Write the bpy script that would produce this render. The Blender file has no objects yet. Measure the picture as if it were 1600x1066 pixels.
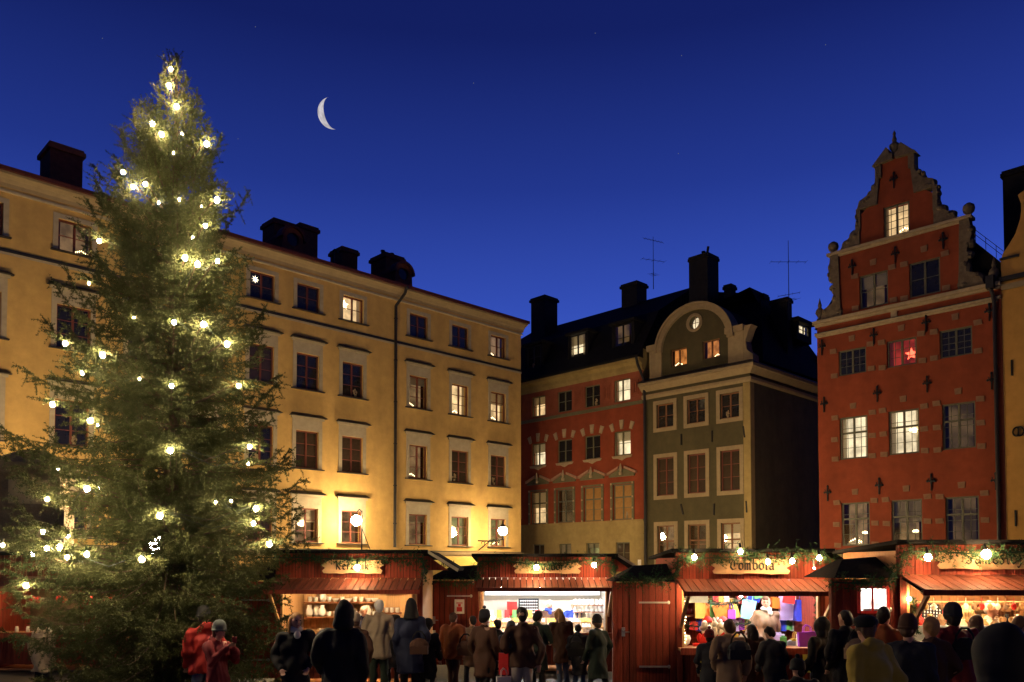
import bpy, bmesh, math, random
import numpy as np
from mathutils import Vector, Matrix, geometry
random.seed(7); RNG = np.random.default_rng(7)
SC = bpy.context.scene
COL = SC.collection
R = math.radians

# ------------------------------------------------------------------ camera
CAM_H, FPX, PITCH = 2.4, 1285.0, R(2.0)
cd = bpy.data.cameras.new('camera'); cam = bpy.data.objects.new('camera', cd); COL.objects.link(cam)
cam.location = (0, 0, CAM_H); cam.rotation_euler = (R(90) + PITCH, 0, 0)
cd.sensor_width = 36.0; cd.lens = FPX / 1600 * 36; cd.shift_y = (840 - 533) / 1600
cd.clip_end = 3000
SC.camera = cam

# ------------------------------------------------------------------ sky: clear deep-blue dusk, sun well below the horizon
w = bpy.data.worlds.new('World'); SC.world = w; w.use_nodes = True
nt = w.node_tree; nt.nodes.clear()
tc = nt.nodes.new('ShaderNodeTexCoord'); sx = nt.nodes.new('ShaderNodeSeparateXYZ')
ramp = nt.nodes.new('ShaderNodeValToRGB'); bg = nt.nodes.new('ShaderNodeBackground'); wo = nt.nodes.new('ShaderNodeOutputWorld')
nt.links.new(tc.outputs['Generated'], sx.inputs[0]); nt.links.new(sx.outputs['Z'], ramp.inputs[0])
nt.links.new(ramp.outputs[0], bg.inputs[0]); nt.links.new(bg.outputs[0], wo.inputs[0])
cr = ramp.color_ramp
SKY = [(0.0, (.068, .150, .68)), (.18, (.060, .130, .62)), (.30, (.034, .078, .47)), (.42, (.0162, .038, .268)),
       (.55, (.0066, .0145, .125)), (.75, (.0040, .0085, .080)), (1.0, (.003, .006, .055))]
while len(cr.elements) < len(SKY): cr.elements.new(.5)
for e, (p, c) in zip(cr.elements, SKY): e.position = p; e.color = (*c, 1)
# the twilight glow lies in front of the camera; the sky behind it is already night
mr = nt.nodes.new('ShaderNodeMapRange'); mr.interpolation_type = 'SMOOTHSTEP'
mr.inputs[1].default_value = -.35; mr.inputs[2].default_value = .55; mr.inputs[3].default_value = .22; mr.inputs[4].default_value = 1.0
mr2 = nt.nodes.new('ShaderNodeMapRange'); mr2.inputs[1].default_value = -.7; mr2.inputs[2].default_value = .7; mr2.inputs[3].default_value = .84; mr2.inputs[4].default_value = 1.12
ml = nt.nodes.new('ShaderNodeMath'); ml.operation = 'MULTIPLY'
nt.links.new(sx.outputs['X'], mr2.inputs[0]); nt.links.new(mr2.outputs[0], ml.inputs[1]); nt.links.new(mr.outputs[0], ml.inputs[0])
nt.links.new(sx.outputs['Y'], mr.inputs[0]); nt.links.new(ml.outputs[0], bg.inputs[1])

SC.view_settings.view_transform = 'Standard'; SC.view_settings.look = 'None'
SC.view_settings.exposure = 0; SC.view_settings.gamma = 1; SC.view_settings.use_curve_mapping = False
SC.cycles.use_denoising = True; SC.cycles.denoising_prefilter = 'NONE'
SC.cycles.max_bounces = 5; SC.cycles.diffuse_bounces = 3; SC.cycles.glossy_bounces = 2; SC.cycles.transparent_max_bounces = 8
SC.cycles.sample_clamp_indirect = 4.0
SC.cycles.caustics_reflective = False; SC.cycles.caustics_refractive = False

# ------------------------------------------------------------------ materials
def mat(name, col, rough=.8, var=.25, scale=3.0, bump=0.0, bscale=40.0, objvar=0.0, metal=0.0, col2=None, spec=.3, wood=False, big=0.0):
    m = bpy.data.materials.new(name); m.use_nodes = True
    n = m.node_tree.nodes; l = m.node_tree.links; b = n['Principled BSDF']
    b.inputs['Roughness'].default_value = rough; b.inputs['Metallic'].default_value = metal
    b.inputs['Specular IOR Level'].default_value = spec
    t = n.new('ShaderNodeTexCoord')
    mp = n.new('ShaderNodeMapping'); l.new(t.outputs['Object'], mp.inputs[0])
    if wood: mp.inputs['Scale'].default_value = (9, 9, .5)
    no = n.new('ShaderNodeTexNoise'); no.inputs['Scale'].default_value = scale; no.inputs['Detail'].default_value = 6
    no.inputs['Roughness'].default_value = .65
    l.new(mp.outputs[0], no.inputs['Vector'])
    mx = n.new('ShaderNodeMix'); mx.data_type = 'RGBA'
    c2 = col2 or tuple(c * (1 - var) for c in col)
    mx.inputs[6].default_value = (*[min(1, c * (1 + var * .6)) for c in col], 1); mx.inputs[7].default_value = (*c2, 1)
    rp = n.new('ShaderNodeMapRange'); rp.inputs[1].default_value = .3; rp.inputs[2].default_value = .7
    l.new(no.outputs[0], rp.inputs[0]); l.new(rp.outputs[0], mx.inputs[0])
    out = mx.outputs[2]
    if big:      # broad weathering stains
        n2 = n.new('ShaderNodeTexNoise'); n2.inputs['Scale'].default_value = .35; n2.inputs['Detail'].default_value = 5
        mp2 = n.new('ShaderNodeMapping'); mp2.inputs['Scale'].default_value = (2.6, 2.6, .5)
        l.new(t.outputs['Object'], mp2.inputs[0]); l.new(mp2.outputs[0], n2.inputs['Vector'])
        r2 = n.new('ShaderNodeMapRange'); r2.inputs[1].default_value = .35; r2.inputs[2].default_value = .7
        r2.inputs[3].default_value = 1.0; r2.inputs[4].default_value = 1.0 - big
        l.new(n2.outputs[0], r2.inputs[0])
        m2 = n.new('ShaderNodeMix'); m2.data_type = 'RGBA'; m2.blend_type = 'MULTIPLY'; m2.inputs[0].default_value = 1
        l.new(out, m2.inputs[6]); l.new(r2.outputs[0], m2.inputs[7]); out = m2.outputs[2]
    if objvar:
        oi = n.new('ShaderNodeObjectInfo'); r3 = n.new('ShaderNodeMapRange')
        r3.inputs[3].default_value = 1 - objvar; r3.inputs[4].default_value = 1 + objvar
        l.new(oi.outputs['Random'], r3.inputs[0])
        m3 = n.new('ShaderNodeMix'); m3.data_type = 'RGBA'; m3.blend_type = 'MULTIPLY'; m3.inputs[0].default_value = 1
        l.new(out, m3.inputs[6]); l.new(r3.outputs[0], m3.inputs[7]); out = m3.outputs[2]
    l.new(out, b.inputs['Base Color'])
    if bump:
        n4 = n.new('ShaderNodeTexNoise'); n4.inputs['Scale'].default_value = bscale; n4.inputs['Detail'].default_value = 5
        l.new(mp.outputs[0] if wood else t.outputs['Object'], n4.inputs['Vector'])
        bp = n.new('ShaderNodeBump'); bp.inputs['Strength'].default_value = bump; bp.inputs['Distance'].default_value = .02
        l.new(n4.outputs[0], bp.inputs['Height']); l.new(bp.outputs[0], b.inputs['Normal'])
    return m

def emit(name, col, strength, vary=0.0, scale=3.0):
    m = bpy.data.materials.new(name); m.use_nodes = True
    n = m.node_tree.nodes; l = m.node_tree.links; n.clear()
    o = n.new('ShaderNodeOutputMaterial'); e = n.new('ShaderNodeEmission')
    e.inputs[0].default_value = (*col, 1); e.inputs[1].default_value = strength
    if vary:
        t = n.new('ShaderNodeTexCoord'); no = n.new('ShaderNodeTexNoise'); no.inputs['Scale'].default_value = scale
        no.inputs['Detail'].default_value = 3
        oi = n.new('ShaderNodeObjectInfo'); ad = n.new('ShaderNodeVectorMath'); ad.operation = 'ADD'
        l.new(t.outputs['Object'], ad.inputs[0]); l.new(oi.outputs['Location'], ad.inputs[1])
        l.new(ad.outputs[0], no.inputs['Vector'])
        r = n.new('ShaderNodeMapRange'); r.inputs[1].default_value = .35; r.inputs[2].default_value = .65
        r.inputs[3].default_value = strength * (1 - vary); r.inputs[4].default_value = strength * (1 + vary)
        l.new(no.outputs[0], r.inputs[0]); l.new(r.outputs[0], e.inputs[1])
    l.new(e.outputs[0], o.inputs[0])
    return m

def glass_mat(name):
    m = bpy.data.materials.new(name); m.use_nodes = True
    n = m.node_tree.nodes; l = m.node_tree.links; n.clear()
    o = n.new('ShaderNodeOutputMaterial'); t = n.new('ShaderNodeBsdfTransparent'); g = n.new('ShaderNodeBsdfGlossy')
    t.inputs[0].default_value = (.92, .92, .9, 1); g.inputs['Roughness'].default_value = .04
    mx = n.new('ShaderNodeMixShader'); mx.inputs[0].default_value = .06
    l.new(t.outputs[0], mx.inputs[1]); l.new(g.outputs[0], mx.inputs[2]); l.new(mx.outputs[0], o.inputs[0])
    return m

def leaf_mat(name, c1, c2, trans=.35):
    m = bpy.data.materials.new(name); m.use_nodes = True
    n = m.node_tree.nodes; l = m.node_tree.links; n.clear()
    o = n.new('ShaderNodeOutputMaterial'); d = n.new('ShaderNodeBsdfDiffuse'); t = n.new('ShaderNodeBsdfTranslucent')
    mx = n.new('ShaderNodeMixShader'); mx.inputs[0].default_value = trans
    g = n.new('ShaderNodeNewGeometry'); mc = n.new('ShaderNodeMix'); mc.data_type = 'RGBA'
    tc = n.new('ShaderNodeTexCoord'); no = n.new('ShaderNodeTexNoise'); no.inputs['Scale'].default_value = 1.3; no.inputs['Detail'].default_value = 3
    l.new(tc.outputs['Object'], no.inputs['Vector'])
    ad = n.new('ShaderNodeMath'); ad.operation = 'MULTIPLY_ADD'; ad.inputs[1].default_value = .5
    l.new(g.outputs['Random Per Island'], ad.inputs[0])
    sb = n.new('ShaderNodeMapRange'); sb.inputs[1].default_value = .3; sb.inputs[2].default_value = .7; sb.inputs[4].default_value = .5
    l.new(no.outputs[0], sb.inputs[0]); l.new(sb.outputs[0], ad.inputs[2])
    l.new(ad.outputs[0], mc.inputs[0])
    mc.inputs[6].default_value = (*c1, 1); mc.inputs[7].default_value = (*c2, 1)
    l.new(mc.outputs[2], d.inputs[0]); l.new(mc.outputs[2], t.inputs[0])
    l.new(d.outputs[0], mx.inputs[1]); l.new(t.outputs[0], mx.inputs[2]); l.new(mx.outputs[0], o.inputs[0])
    return m

M = {}
M['yellow'] = mat('yellow_plaster', (.61, .395, .135), .9, .16, 2.2, .3, 30, big=.24)
M['greytrim'] = mat('grey_trim', (.40, .34, .24), .9, .15, 4, .2, 40)
M['redframe'] = mat('red_brown_frame', (.16, .045, .028), .6, .2, 6)
M['sheet'] = mat('black_sheet_metal', (.022, .020, .020), .5, .3, 5, spec=.35)
M['roof'] = mat('dark_roof', (.015, .014, .015), .85, .35, 2, .3, 25, spec=.12)
M['gutter'] = mat('dark_red_gutter', (.075, .018, .013), .6, .25, 4)
M['chimney'] = mat('dark_brick_chimney', (.17, .05, .03), .9, .3, 6, .4, 30)
M['blackchim'] = mat('soot_chimney', (.02, .018, .018), .9, .3, 5, .3, 30)
M['iron'] = mat('black_iron', (.012, .012, .012), .5, .3, 6)
M['red'] = mat('falun_red_plaster', (.27, .055, .022), .9, .18, 2.0, .3, 30, big=.25)
M['rust'] = mat('rust_panel_plaster', (.30, .085, .045), .9, .2, 2.5, .3, 30, big=.2)
M['olive'] = mat('olive_plaster', (.092, .078, .038), .9, .2, 2.0, .3, 30, big=.3)
M['ochreplinth'] = mat('ochre_plinth', (.34, .25, .10), .9, .18, 2.5, .3, 30, big=.25)
M['stone'] = mat('sand_stone', (.40, .31, .19), .9, .25, 5, .4, 25)
M['darkstone'] = mat('weathered_stone', (.15, .115, .075), .9, .4, 5, .6, 18)
M['pinkstone'] = mat('pink_stone', (.42, .24, .16), .9, .2, 5, .3, 25)
M['blockstone'] = mat('weathered_block_stone', (.25, .14, .08), .9, .25, 5, .4, 25)
M['cream'] = mat('cream_trim', (.33, .25, .145), .9, .15, 4, .2, 30, big=.15)
M['oliveframe'] = mat('olive_frame', (.14, .13, .07), .6, .2, 6)
M['brownframe'] = mat('brown_frame', (.20, .09, .04), .6, .2, 6)
M['greyframe'] = mat('grey_green_frame', (.12, .115, .075), .6, .2, 6)
M['ochre'] = mat('ochre_plaster', (.56, .30, .075), .9, .15, 2.0, .25, 30, big=.2)
M['darkglass'] = mat('dark_glass', (.018, .018, .022), .04, .4, 1.5, .06, 2, spec=.6)
M['dimglass'] = mat('brownish_glass', (.05, .035, .025), .05, .6, 1.2, .06, 2, spec=.6)
M['ochrepane'] = mat('blind_behind_glass', (.36, .20, .07), .25, .3, 2.0, spec=.5)
M['glass'] = glass_mat('window_glass')
M['lit_warm'] = emit('lit_room_warm', (1, .66, .32), 1.15, .45, 1.8)
M['lit_cream'] = emit('lit_room_cream', (1, .80, .50), 1.35, .35, 1.5)
M['lit_dim'] = emit('lit_room_dim', (1, .58, .26), .22, .5, 2.0)
M['lit_orange'] = emit('lit_room_orange', (1, .34, .08), .6, .5, 3.0)
M['lit_red'] = emit('lit_room_red', (1, .09, .05), .28, .6, 2.2)
M['lit_green'] = emit('lit_room_green', (.85, .78, .30), .40, .45, 1.8)
M['lit_grey'] = emit('lit_room_grey', (1, .58, .24), .10, .6, 1.2)
M['curtain'] = leaf_mat('white_curtain', (.75, .70, .60), (.6, .55, .45), .6)
M['darkcurtain'] = leaf_mat('brown_curtain', (.10, .05, .03), (.06, .03, .02), .4)
M['candle'] = emit('candle_light', (1, .75, .38), 9)
M['starlight'] = emit('star_lamp', (1, .85, .6), 5)
M['redstar'] = emit('red_star_lamp', (1, .10, .05), 5)
M['globe'] = emit('street_globe', (1, .71, .37), 340)
M['bulb'] = emit('tree_bulb', (1, .77, .48), 850)
M['smallbulb'] = emit('small_tree_bulb', (1, .77, .48), 560)
M['stallbulb'] = emit('stall_bulb', (1, .62, .28), 420)
M['coldtube'] = emit('cold_tube', (.90, .93, 1.0), 290)
M['warmtube'] = emit('warm_tube', (1, .72, .40), 270)
M['moon'] = emit('moon_surface', (.86, .80, .84), .62, .25, .09)
M['plank'] = mat('red_painted_plank', (.205, .034, .018), .8, .5, 3, .5, 20, objvar=.36, wood=True)
M['awnplank'] = mat('red_brown_awning_board', (.16, .040, .021), .7, .3, 3, .35, 20, objvar=.18, wood=True)
M['wood'] = mat('raw_pine', (.52, .30, .13), .7, .22, 3, .25, 20, objvar=.15, wood=True)
M['signwood'] = mat('sign_board_wood', (.46, .29, .16), .7, .25, 4, .25, 20)
M['felt'] = mat('black_roofing_felt', (.010, .010, .011), .95, .3, 8, .3, 60, spec=.08)
M['shelf'] = mat('shelf_wood', (.36, .16, .065), .7, .25, 3, .2, 20)
M['ink'] = mat('black_lettering', (.015, .010, .008), .7, .2, 5)
M['metal'] = mat('galvanised_metal', (.45, .44, .42), .4, .2, 8, metal=.8)
M['garland'] = leaf_mat('garland_needles', (.05, .10, .045), (.016, .045, .025), .25)
M['needles'] = leaf_mat('spruce_needles', (.118, .124, .050), (.026, .034, .015), .3)
M['bark'] = mat('spruce_bark', (.075, .045, .026), .9, .4, 8, .6, 30)
M['cable'] = mat('green_cable', (.012, .02, .012), .5)
M['cobble'] = mat('cobble_ground', (.06, .055, .05), .7, .4, 5, .8, 9)
M['skin'] = mat('skin', (.50, .26, .17), .55, .08, 6)
M['eye'] = mat('eye_dark', (.02, .015, .012), .2)
M['lips'] = mat('lips', (.36, .11, .09), .5)
M['white'] = mat('white_glaze', (.78, .74, .66), .25, .06, 5, spec=.5)
M['cream_cloth'] = mat('cream_cloth', (.72, .66, .55), .9, .1, 5)

# ------------------------------------------------------------------ mesh helpers
def link(o, parent=None):
    COL.objects.link(o)
    if parent is not None: o.parent = parent
    return o

def T(o, label, cat, group=None, kind=None):
    o['label'] = label; o['category'] = cat
    if group: o['group'] = group
    if kind: o['kind'] = kind
    return o

def thing(name, label, cat, loc=(0, 0, 0), rz=0.0, group=None):
    o = bpy.data.objects.new(name, None); o.location = loc; o.rotation_euler = (0, 0, rz)
    o.empty_display_size = .3
    link(o); return T(o, label, cat, group)

def obj(name, me, parent=None, loc=(0, 0, 0), rot=(0, 0, 0), scale=None):
    o = bpy.data.objects.new(name, me); o.location = loc; o.rotation_euler = rot
    if scale: o.scale = scale
    return link(o, parent)

class MB:
    def __init__(s): s.v = []; s.f = []
    def add(s, vs, fs):
        b = len(s.v); s.v += [tuple(v) for v in vs]; s.f += [tuple(b + i for i in f) for f in fs]; return s
    def box(s, x0, x1, y0, y1, z0, z1):
        return s.add([(x0, y0, z0), (x1, y0, z0), (x1, y1, z0), (x0, y1, z0), (x0, y0, z1), (x1, y0, z1), (x1, y1, z1), (x0, y1, z1)],
                     [(0, 3, 2, 1), (4, 5, 6, 7), (0, 1, 5, 4), (1, 2, 6, 5), (2, 3, 7, 6), (3, 0, 4, 7)])
    def hexa(s, p):   # 8 corners, bottom loop then top loop
        return s.add(p, [(0, 3, 2, 1), (4, 5, 6, 7), (0, 1, 5, 4), (1, 2, 6, 5), (2, 3, 7, 6), (3, 0, 4, 7)])
    def cyl(s, p0, p1, r0, r1=None, n=8, caps=True):
        r1 = r0 if r1 is None else r1
        p0 = Vector(p0); p1 = Vector(p1); d = (p1 - p0)
        if d.length < 1e-9: return s
        d.normalize(); a = d.orthogonal().normalized(); b = d.cross(a)
        vs = []
        for p, r in ((p0, r0), (p1, r1)):
            for i in range(n):
                t = 2 * math.pi * i / n; vs.append(p + a * (r * math.cos(t)) + b * (r * math.sin(t)))
        fs = [(i, (i + 1) % n, n + (i + 1) % n, n + i) for i in range(n)]
        if caps: fs += [tuple(range(n - 1, -1, -1)), tuple(range(n, 2 * n))]
        return s.add(vs, fs)
    def tube(s, pts, r, n=6):
        for i in range(len(pts) - 1):
            ra = r[i] if isinstance(r, (list, tuple)) else r; rb = r[i + 1] if isinstance(r, (list, tuple)) else r
            s.cyl(pts[i], pts[i + 1], ra, rb, n)
        return s
    def ell(s, c, r, nu=10, nv=7, rot=None):
        if not isinstance(r, (tuple, list)): r = (r, r, r)
        vs = []; c = Vector(c)
        def P(x, y, z):
            v = Vector((x * r[0], y * r[1], z * r[2]))
            if rot is not None: v = rot @ v
            return c + v
        vs.append(P(0, 0, -1))
        for j in range(1, nv):
            t = -math.pi / 2 + math.pi * j / nv
            for i in range(nu):
                a = 2 * math.pi * i / nu; vs.append(P(math.cos(t) * math.cos(a), math.cos(t) * math.sin(a), math.sin(t)))
        vs.append(P(0, 0, 1)); top = len(vs) - 1
        fs = [(0, 1 + (i + 1) % nu, 1 + i) for i in range(nu)]
        for j in range(nv - 2):
            for i in range(nu):
                a = 1 + j * nu; fs.append((a + i, a + (i + 1) % nu, a + nu + (i + 1) % nu, a + nu + i))
        a = 1 + (nv - 2) * nu; fs += [(a + i, a + (i + 1) % nu, top) for i in range(nu)]
        return s.add(vs, fs)
    def lathe(s, prof, c=(0, 0, 0), n=12, sx=1, sy=1):
        vs = []; k = len(prof)
        for r, z in prof:
            for i in range(n):
                a = 2 * math.pi * i / n; vs.append((c[0] + sx * r * math.cos(a), c[1] + sy * r * math.sin(a), c[2] + z))
        fs = []
        for j in range(k - 1):
            for i in range(n): fs.append((j * n + i, j * n + (i + 1) % n, (j + 1) * n + (i + 1) % n, (j + 1) * n + i))
        fs += [tuple(range(n - 1, -1, -1)), tuple((k - 1) * n + i for i in range(n))]
        return s.add(vs, fs)
    def prism(s, pts, y0, y1, holes=()):   # outline in x,z extruded along y
        loops = [pts] + list(holes)
        tri = geometry.tessellate_polygon([[Vector((p[0], p[1], 0)) for p in lp] for lp in loops])
        flat = [p for lp in loops for p in lp]; n = len(flat)
        vs = [(p[0], y0, p[1]) for p in flat] + [(p[0], y1, p[1]) for p in flat]
        fs = [tuple(t) for t in tri] + [tuple(n + i for i in reversed(t)) for t in tri]
        b = 0
        for lp in loops:
            k = len(lp)
            for i in range(k): fs.append((b + i, b + (i + 1) % k, n + b + (i + 1) % k, n + b + i))
            b += k
        return s.add(vs, fs)
    def mesh(s, name, m, smooth=False):
        me = bpy.data.meshes.new(name); me.from_pydata(s.v, [], s.f); me.update()
        if m is not None: me.materials.append(M[m] if isinstance(m, str) else m)
        bm = bmesh.new(); bm.from_mesh(me); bmesh.ops.recalc_face_normals(bm, faces=bm.faces); bm.to_mesh(me); bm.free()
        if smooth: me.polygons.foreach_set('use_smooth', [True] * len(me.polygons))
        return me
    def build(s, name, m, parent=None, loc=(0, 0, 0), rot=(0, 0, 0), smooth=False):
        return obj(name, s.mesh(name, m, smooth), parent, loc, rot)

CACHE = {}
def cached(key, fn):
    if key not in CACHE: CACHE[key] = fn()
    return CACHE[key]

# ------------------------------------------------------------------ view geometry (survey of the square)
def ray(px, py):
    x = (px - 800) / FPX; z = -(py - 840) / FPX
    return Vector((x, math.cos(PITCH) - z * math.sin(PITCH), math.sin(PITCH) + z * math.cos(PITCH)))
def at(px, py, Y):
    r = ray(px, py); return Vector((0, 0, CAM_H)) + r * (Y / r.y)
A1 = R(45.6)
D1 = Vector((math.sin(A1), math.cos(A1), 0)); D2 = Vector((math.cos(A1), -math.sin(A1), 0))
OY = Vector((15 / FPX * 45, 45, 0)); OR_ = Vector((15 / FPX * 50, 50, 0))
def on(px, py, O, d, y=0.0):     # point of a vertical plane lying y metres behind a facade -> (s, z)
    inn = Vector((-d.y, d.x, 0)); O2 = O + inn * y; n = Vector((d.y, -d.x, 0)); r = ray(px, py); c = Vector((0, 0, CAM_H))
    p = c + r * ((O2 - c).dot(n) / r.dot(n)); return (p - O2).dot(d), p.z
RZY = math.atan2(D1.y, D1.x); RZR = math.atan2(D2.y, D2.x)
def world(O, d, s, y, z):
    return O + d * s + Vector((-d.y, d.x, 0)) * y + Vector((0, 0, z))

# ------------------------------------------------------------------ ground
g = MB().add([(-260, -120, 0), (260, -120, 0), (260, 400, 0), (-260, 400, 0)], [(0, 1, 2, 3)]).build('ground', 'cobble'); g['kind'] = 'structure'

# ------------------------------------------------------------------ facade builder
def wall_holes(mb, s0, s1, z0, z1, holes, depth=.35):
    xs = sorted({s0, s1, *[h[0] for h in holes], *[h[1] for h in holes]}); zs = sorted({z0, z1, *[h[2] for h in holes], *[h[3] for h in holes]})
    xs = [x for x in xs if s0 <= x <= s1]; zs = [z for z in zs if z0 <= z <= z1]
    for i in range(len(xs) - 1):
        for j in range(len(zs) - 1):
            cx = (xs[i] + xs[i + 1]) / 2; cz = (zs[j] + zs[j + 1]) / 2
            if any(h[0] < cx < h[1] and h[2] < cz < h[3] for h in holes): continue
            mb.add([(xs[i], 0, zs[j]), (xs[i + 1], 0, zs[j]), (xs[i + 1], 0, zs[j + 1]), (xs[i], 0, zs[j + 1])], [(0, 1, 2, 3)])
    for a, b, c, d in holes:
        mb.add([(a, 0, c), (b, 0, c), (b, 0, d), (a, 0, d), (a, depth, c), (b, depth, c), (b, depth, d), (a, depth, d)],
               [(0, 1, 5, 4), (1, 2, 6, 5), (2, 3, 7, 6), (3, 0, 4, 7)])

def weld_build(mb, name, m, parent):
    me = bpy.data.meshes.new(name); me.from_pydata(mb.v, [], mb.f); me.materials.append(M[m])
    bm = bmesh.new(); bm.from_mesh(me); bmesh.ops.remove_doubles(bm, verts=bm.verts, dist=.0005); bm.to_mesh(me); bm.free()
    return obj(name, me, parent)

def frame_mesh(w, h, cols, rows, fw, bar, mull, trans, m, lead=None):
    def mk():
        b = MB(); d = .07
        b.box(-w / 2, w / 2, 0, d, 0, fw); b.box(-w / 2, w / 2, 0, d, h - fw, h)
        b.box(-w / 2, -w / 2 + fw, 0, d, fw, h - fw); b.box(w / 2 - fw, w / 2, 0, d, fw, h - fw)
        b.box(-mull / 2, mull / 2, -.008, d - .01, fw, h - fw)
        if trans: b.box(-w / 2 + fw, w / 2 - fw, -.012, d - .02, trans - mull / 2, trans + mull / 2)
        hw = w / 2 - fw - mull / 2
        for sgn in (-1, 1):
            c = sgn * (mull / 2 + hw / 2)
            for k in range(1, cols):
                x = c - hw / 2 + hw * k / cols; b.box(x - bar / 2, x + bar / 2, .02, .045, fw, h - fw)
            for k in range(1, rows):
                z = fw + (h - 2 * fw) * k / rows
                if trans and abs(z - trans) < .05: continue
                b.box(c - hw / 2, c + hw / 2, .016, .043, z - bar / 2, z + bar / 2)
        return b.mesh('window_frame', m)
    return cached(('fr', round(w, 2), round(h, 2), cols, rows, fw, bar, mull, round(trans or 0, 2), m), mk)

def pane_mesh(w, h, m):
    return cached(('pn', round(w, 3), round(h, 3), m), lambda: MB().box(-w / 2, w / 2, 0, .006, 0, h).mesh('pane', m))

def curtain_mesh(w, h, m):
    def mk():
        b = MB(); n = 10; p = []
        for i in range(n + 1): p.append((w * i / n, .03 * math.sin(i * 2.2)))
        for i in range(n):
            b.add([(p[i][0], p[i][1], 0), (p[i + 1][0], p[i + 1][1], 0), (p[i + 1][0], p[i + 1][1], h), (p[i][0], p[i][1], h)], [(0, 1, 2, 3)])
        return b.mesh('curtain', m)
    return cached(('cu', round(w, 2), round(h, 2), m), mk)

def window(bld, s, z, wd, h, frame='redframe', kind='dark', rows=2, cols=1, split=None, rec=.12, fw=.055, bar=.028, mull=.075, trans=None, curt=None, pane_rows=None, inoff=.5):
    """a casement window part with separate panes; kind names the lit room behind it"""
    o = obj('window', frame_mesh(wd, h, cols, rows, fw, bar, mull, trans, frame), bld, (s, rec, z))
    gm = {'dark': 'darkglass', 'dim': 'dimglass', 'blind': 'ochrepane'}.get(kind, 'glass')
    hw = wd / 2 - fw - mull / 2
    pr = pane_rows or rows
    zs = [fw + (h - 2 * fw) * k / pr for k in range(pr + 1)]
    for sg in (-1, 1):
        for k in range(pr):
            obj('pane', pane_mesh(hw, zs[k + 1] - zs[k] - .004, gm), o, (sg * (mull / 2 + hw / 2), .03, zs[k] + .002), (random.uniform(-.006, .006), 0, random.uniform(-.008, .008)))
    if gm == 'glass':
        obj('interior', cached(('in', round(wd, 2), round(h, 2), kind, inoff), lambda: MB().box(-wd / 2 - (.2 if inoff > .3 else .05), wd / 2 + (.2 if inoff > .3 else .05), 0, .02, 0, h + (.2 if inoff > .3 else .03)).mesh('interior', kind)), o, (0, inoff, 0))
        cm = curt or ('darkcurtain' if kind in ('lit_grey', 'lit_dim') else 'curtain')
        cw = wd * random.uniform(.10, .18)
        obj('curtain', curtain_mesh(cw, h, cm), o, (-wd / 2 + .03, inoff * .4, 0))
        obj('curtain', curtain_mesh(cw, h, cm), o, (wd / 2 - cw - .03, inoff * .4, 0))
        if kind != 'lit_orange' and random.random() < .35:
            bh = h * random.choice((.25, .4, .5)); obj('roller_blind', cached(('rb', round(wd, 2), round(bh, 2)), lambda: MB().box(-wd / 2, wd / 2, 0, .01, 0, bh).mesh('roller_blind', 'curtain')), o, (0, inoff * .3, h - bh))
    elif random.random() < .4:   # potted plant or ornament on the dark sill
        pb = MB(); pb.lathe([(.05, 0), (.07, .11), (.06, .11)], n=8)
        for q_ in range(7): pb.ell((random.uniform(-.09, .09), random.uniform(-.04, .04), random.uniform(.15, .34)), (.05, .03, .06), 6, 4)
        obj('plant_pot', cached(('plant', random.randrange(4)), lambda: pb.mesh('plant_pot', 'cream')), o, (random.uniform(-.3, .3) * wd, -.0, fw))
    return o

def candle_mesh():
    b = MB(); 
    for i in range(7):
        x = (i - 3) * .075; hh = .17 - abs(i - 3) * .035
        b.ell((x, 0, hh + .03), (.022, .022, .034), 6, 4)
    return b.mesh('flame', 'candle')
def candlebase_mesh():
    b = MB(); b.box(-.26, .26, -.035, .035, 0, .03)
    for i in range(7):
        x = (i - 3) * .075; b.cyl((x, 0, .03), (x, 0, .17 - abs(i - 3) * .035), .012, .012, 6)
    return b.mesh('base', 'white')
def candlestick(O, d, s, z, where, y=.3, sc=1.0):
    p = world(O, d, s, y, z)
    t = thing('candle_arch', 'lit candle arch in ' + where, 'candle arch', p, math.atan2(d.y, d.x), 'candle arches in the windows')
    t.scale = (sc, sc, sc)
    obj('base', cached('cb', candlebase_mesh), t); obj('candle_flames', cached('cf', candle_mesh), t)

def star_mesh(n, r0, r1, m, th=.05):
    b = MB(); vs = [(0, -th, 0), (0, th, 0)]
    for i in range(2 * n):
        a = math.pi * i / n; r = r0 if i % 2 == 0 else r1; vs.append((r * math.sin(a), 0, r * math.cos(a)))
    fs = []
    for i in range(2 * n): fs += [(0, 2 + i, 2 + (i + 1) % (2 * n)), (1, 2 + (i + 1) % (2 * n), 2 + i)]
    return b.add(vs, fs).mesh('star', m)

def rot_chimney(bld, s0, s1, y0, y1, z0, z1, m='chimney', cap=.09, pots=0):
    b = MB(); b.box(s0, s1, y0, y1, z0, z1)
    c = obj('chimney', b.mesh('chimney', m), bld)
    b = MB(); b.box(s0 - cap, s1 + cap, y0 - cap, y1 + cap, z1 + .002, z1 + .16); b.box(s0 - cap * .4, s1 + cap * .4, y0 - cap * .4, y1 + cap * .4, z1 + .162, z1 + .26)
    obj('chimney_cap', b.mesh('chimney_cap', m), c)
    for k in range(pots):
        x = s0 + (s1 - s0) * (k + .5) / pots
        obj('chimney_pot', MB().lathe([(.1, 0), (.09, .25), (.12, .27), (.12, .33)], (x, (y0 + y1) / 2, z1 + .26), 8).mesh('chimney_pot', 'blackchim'), c)
    return c

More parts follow.
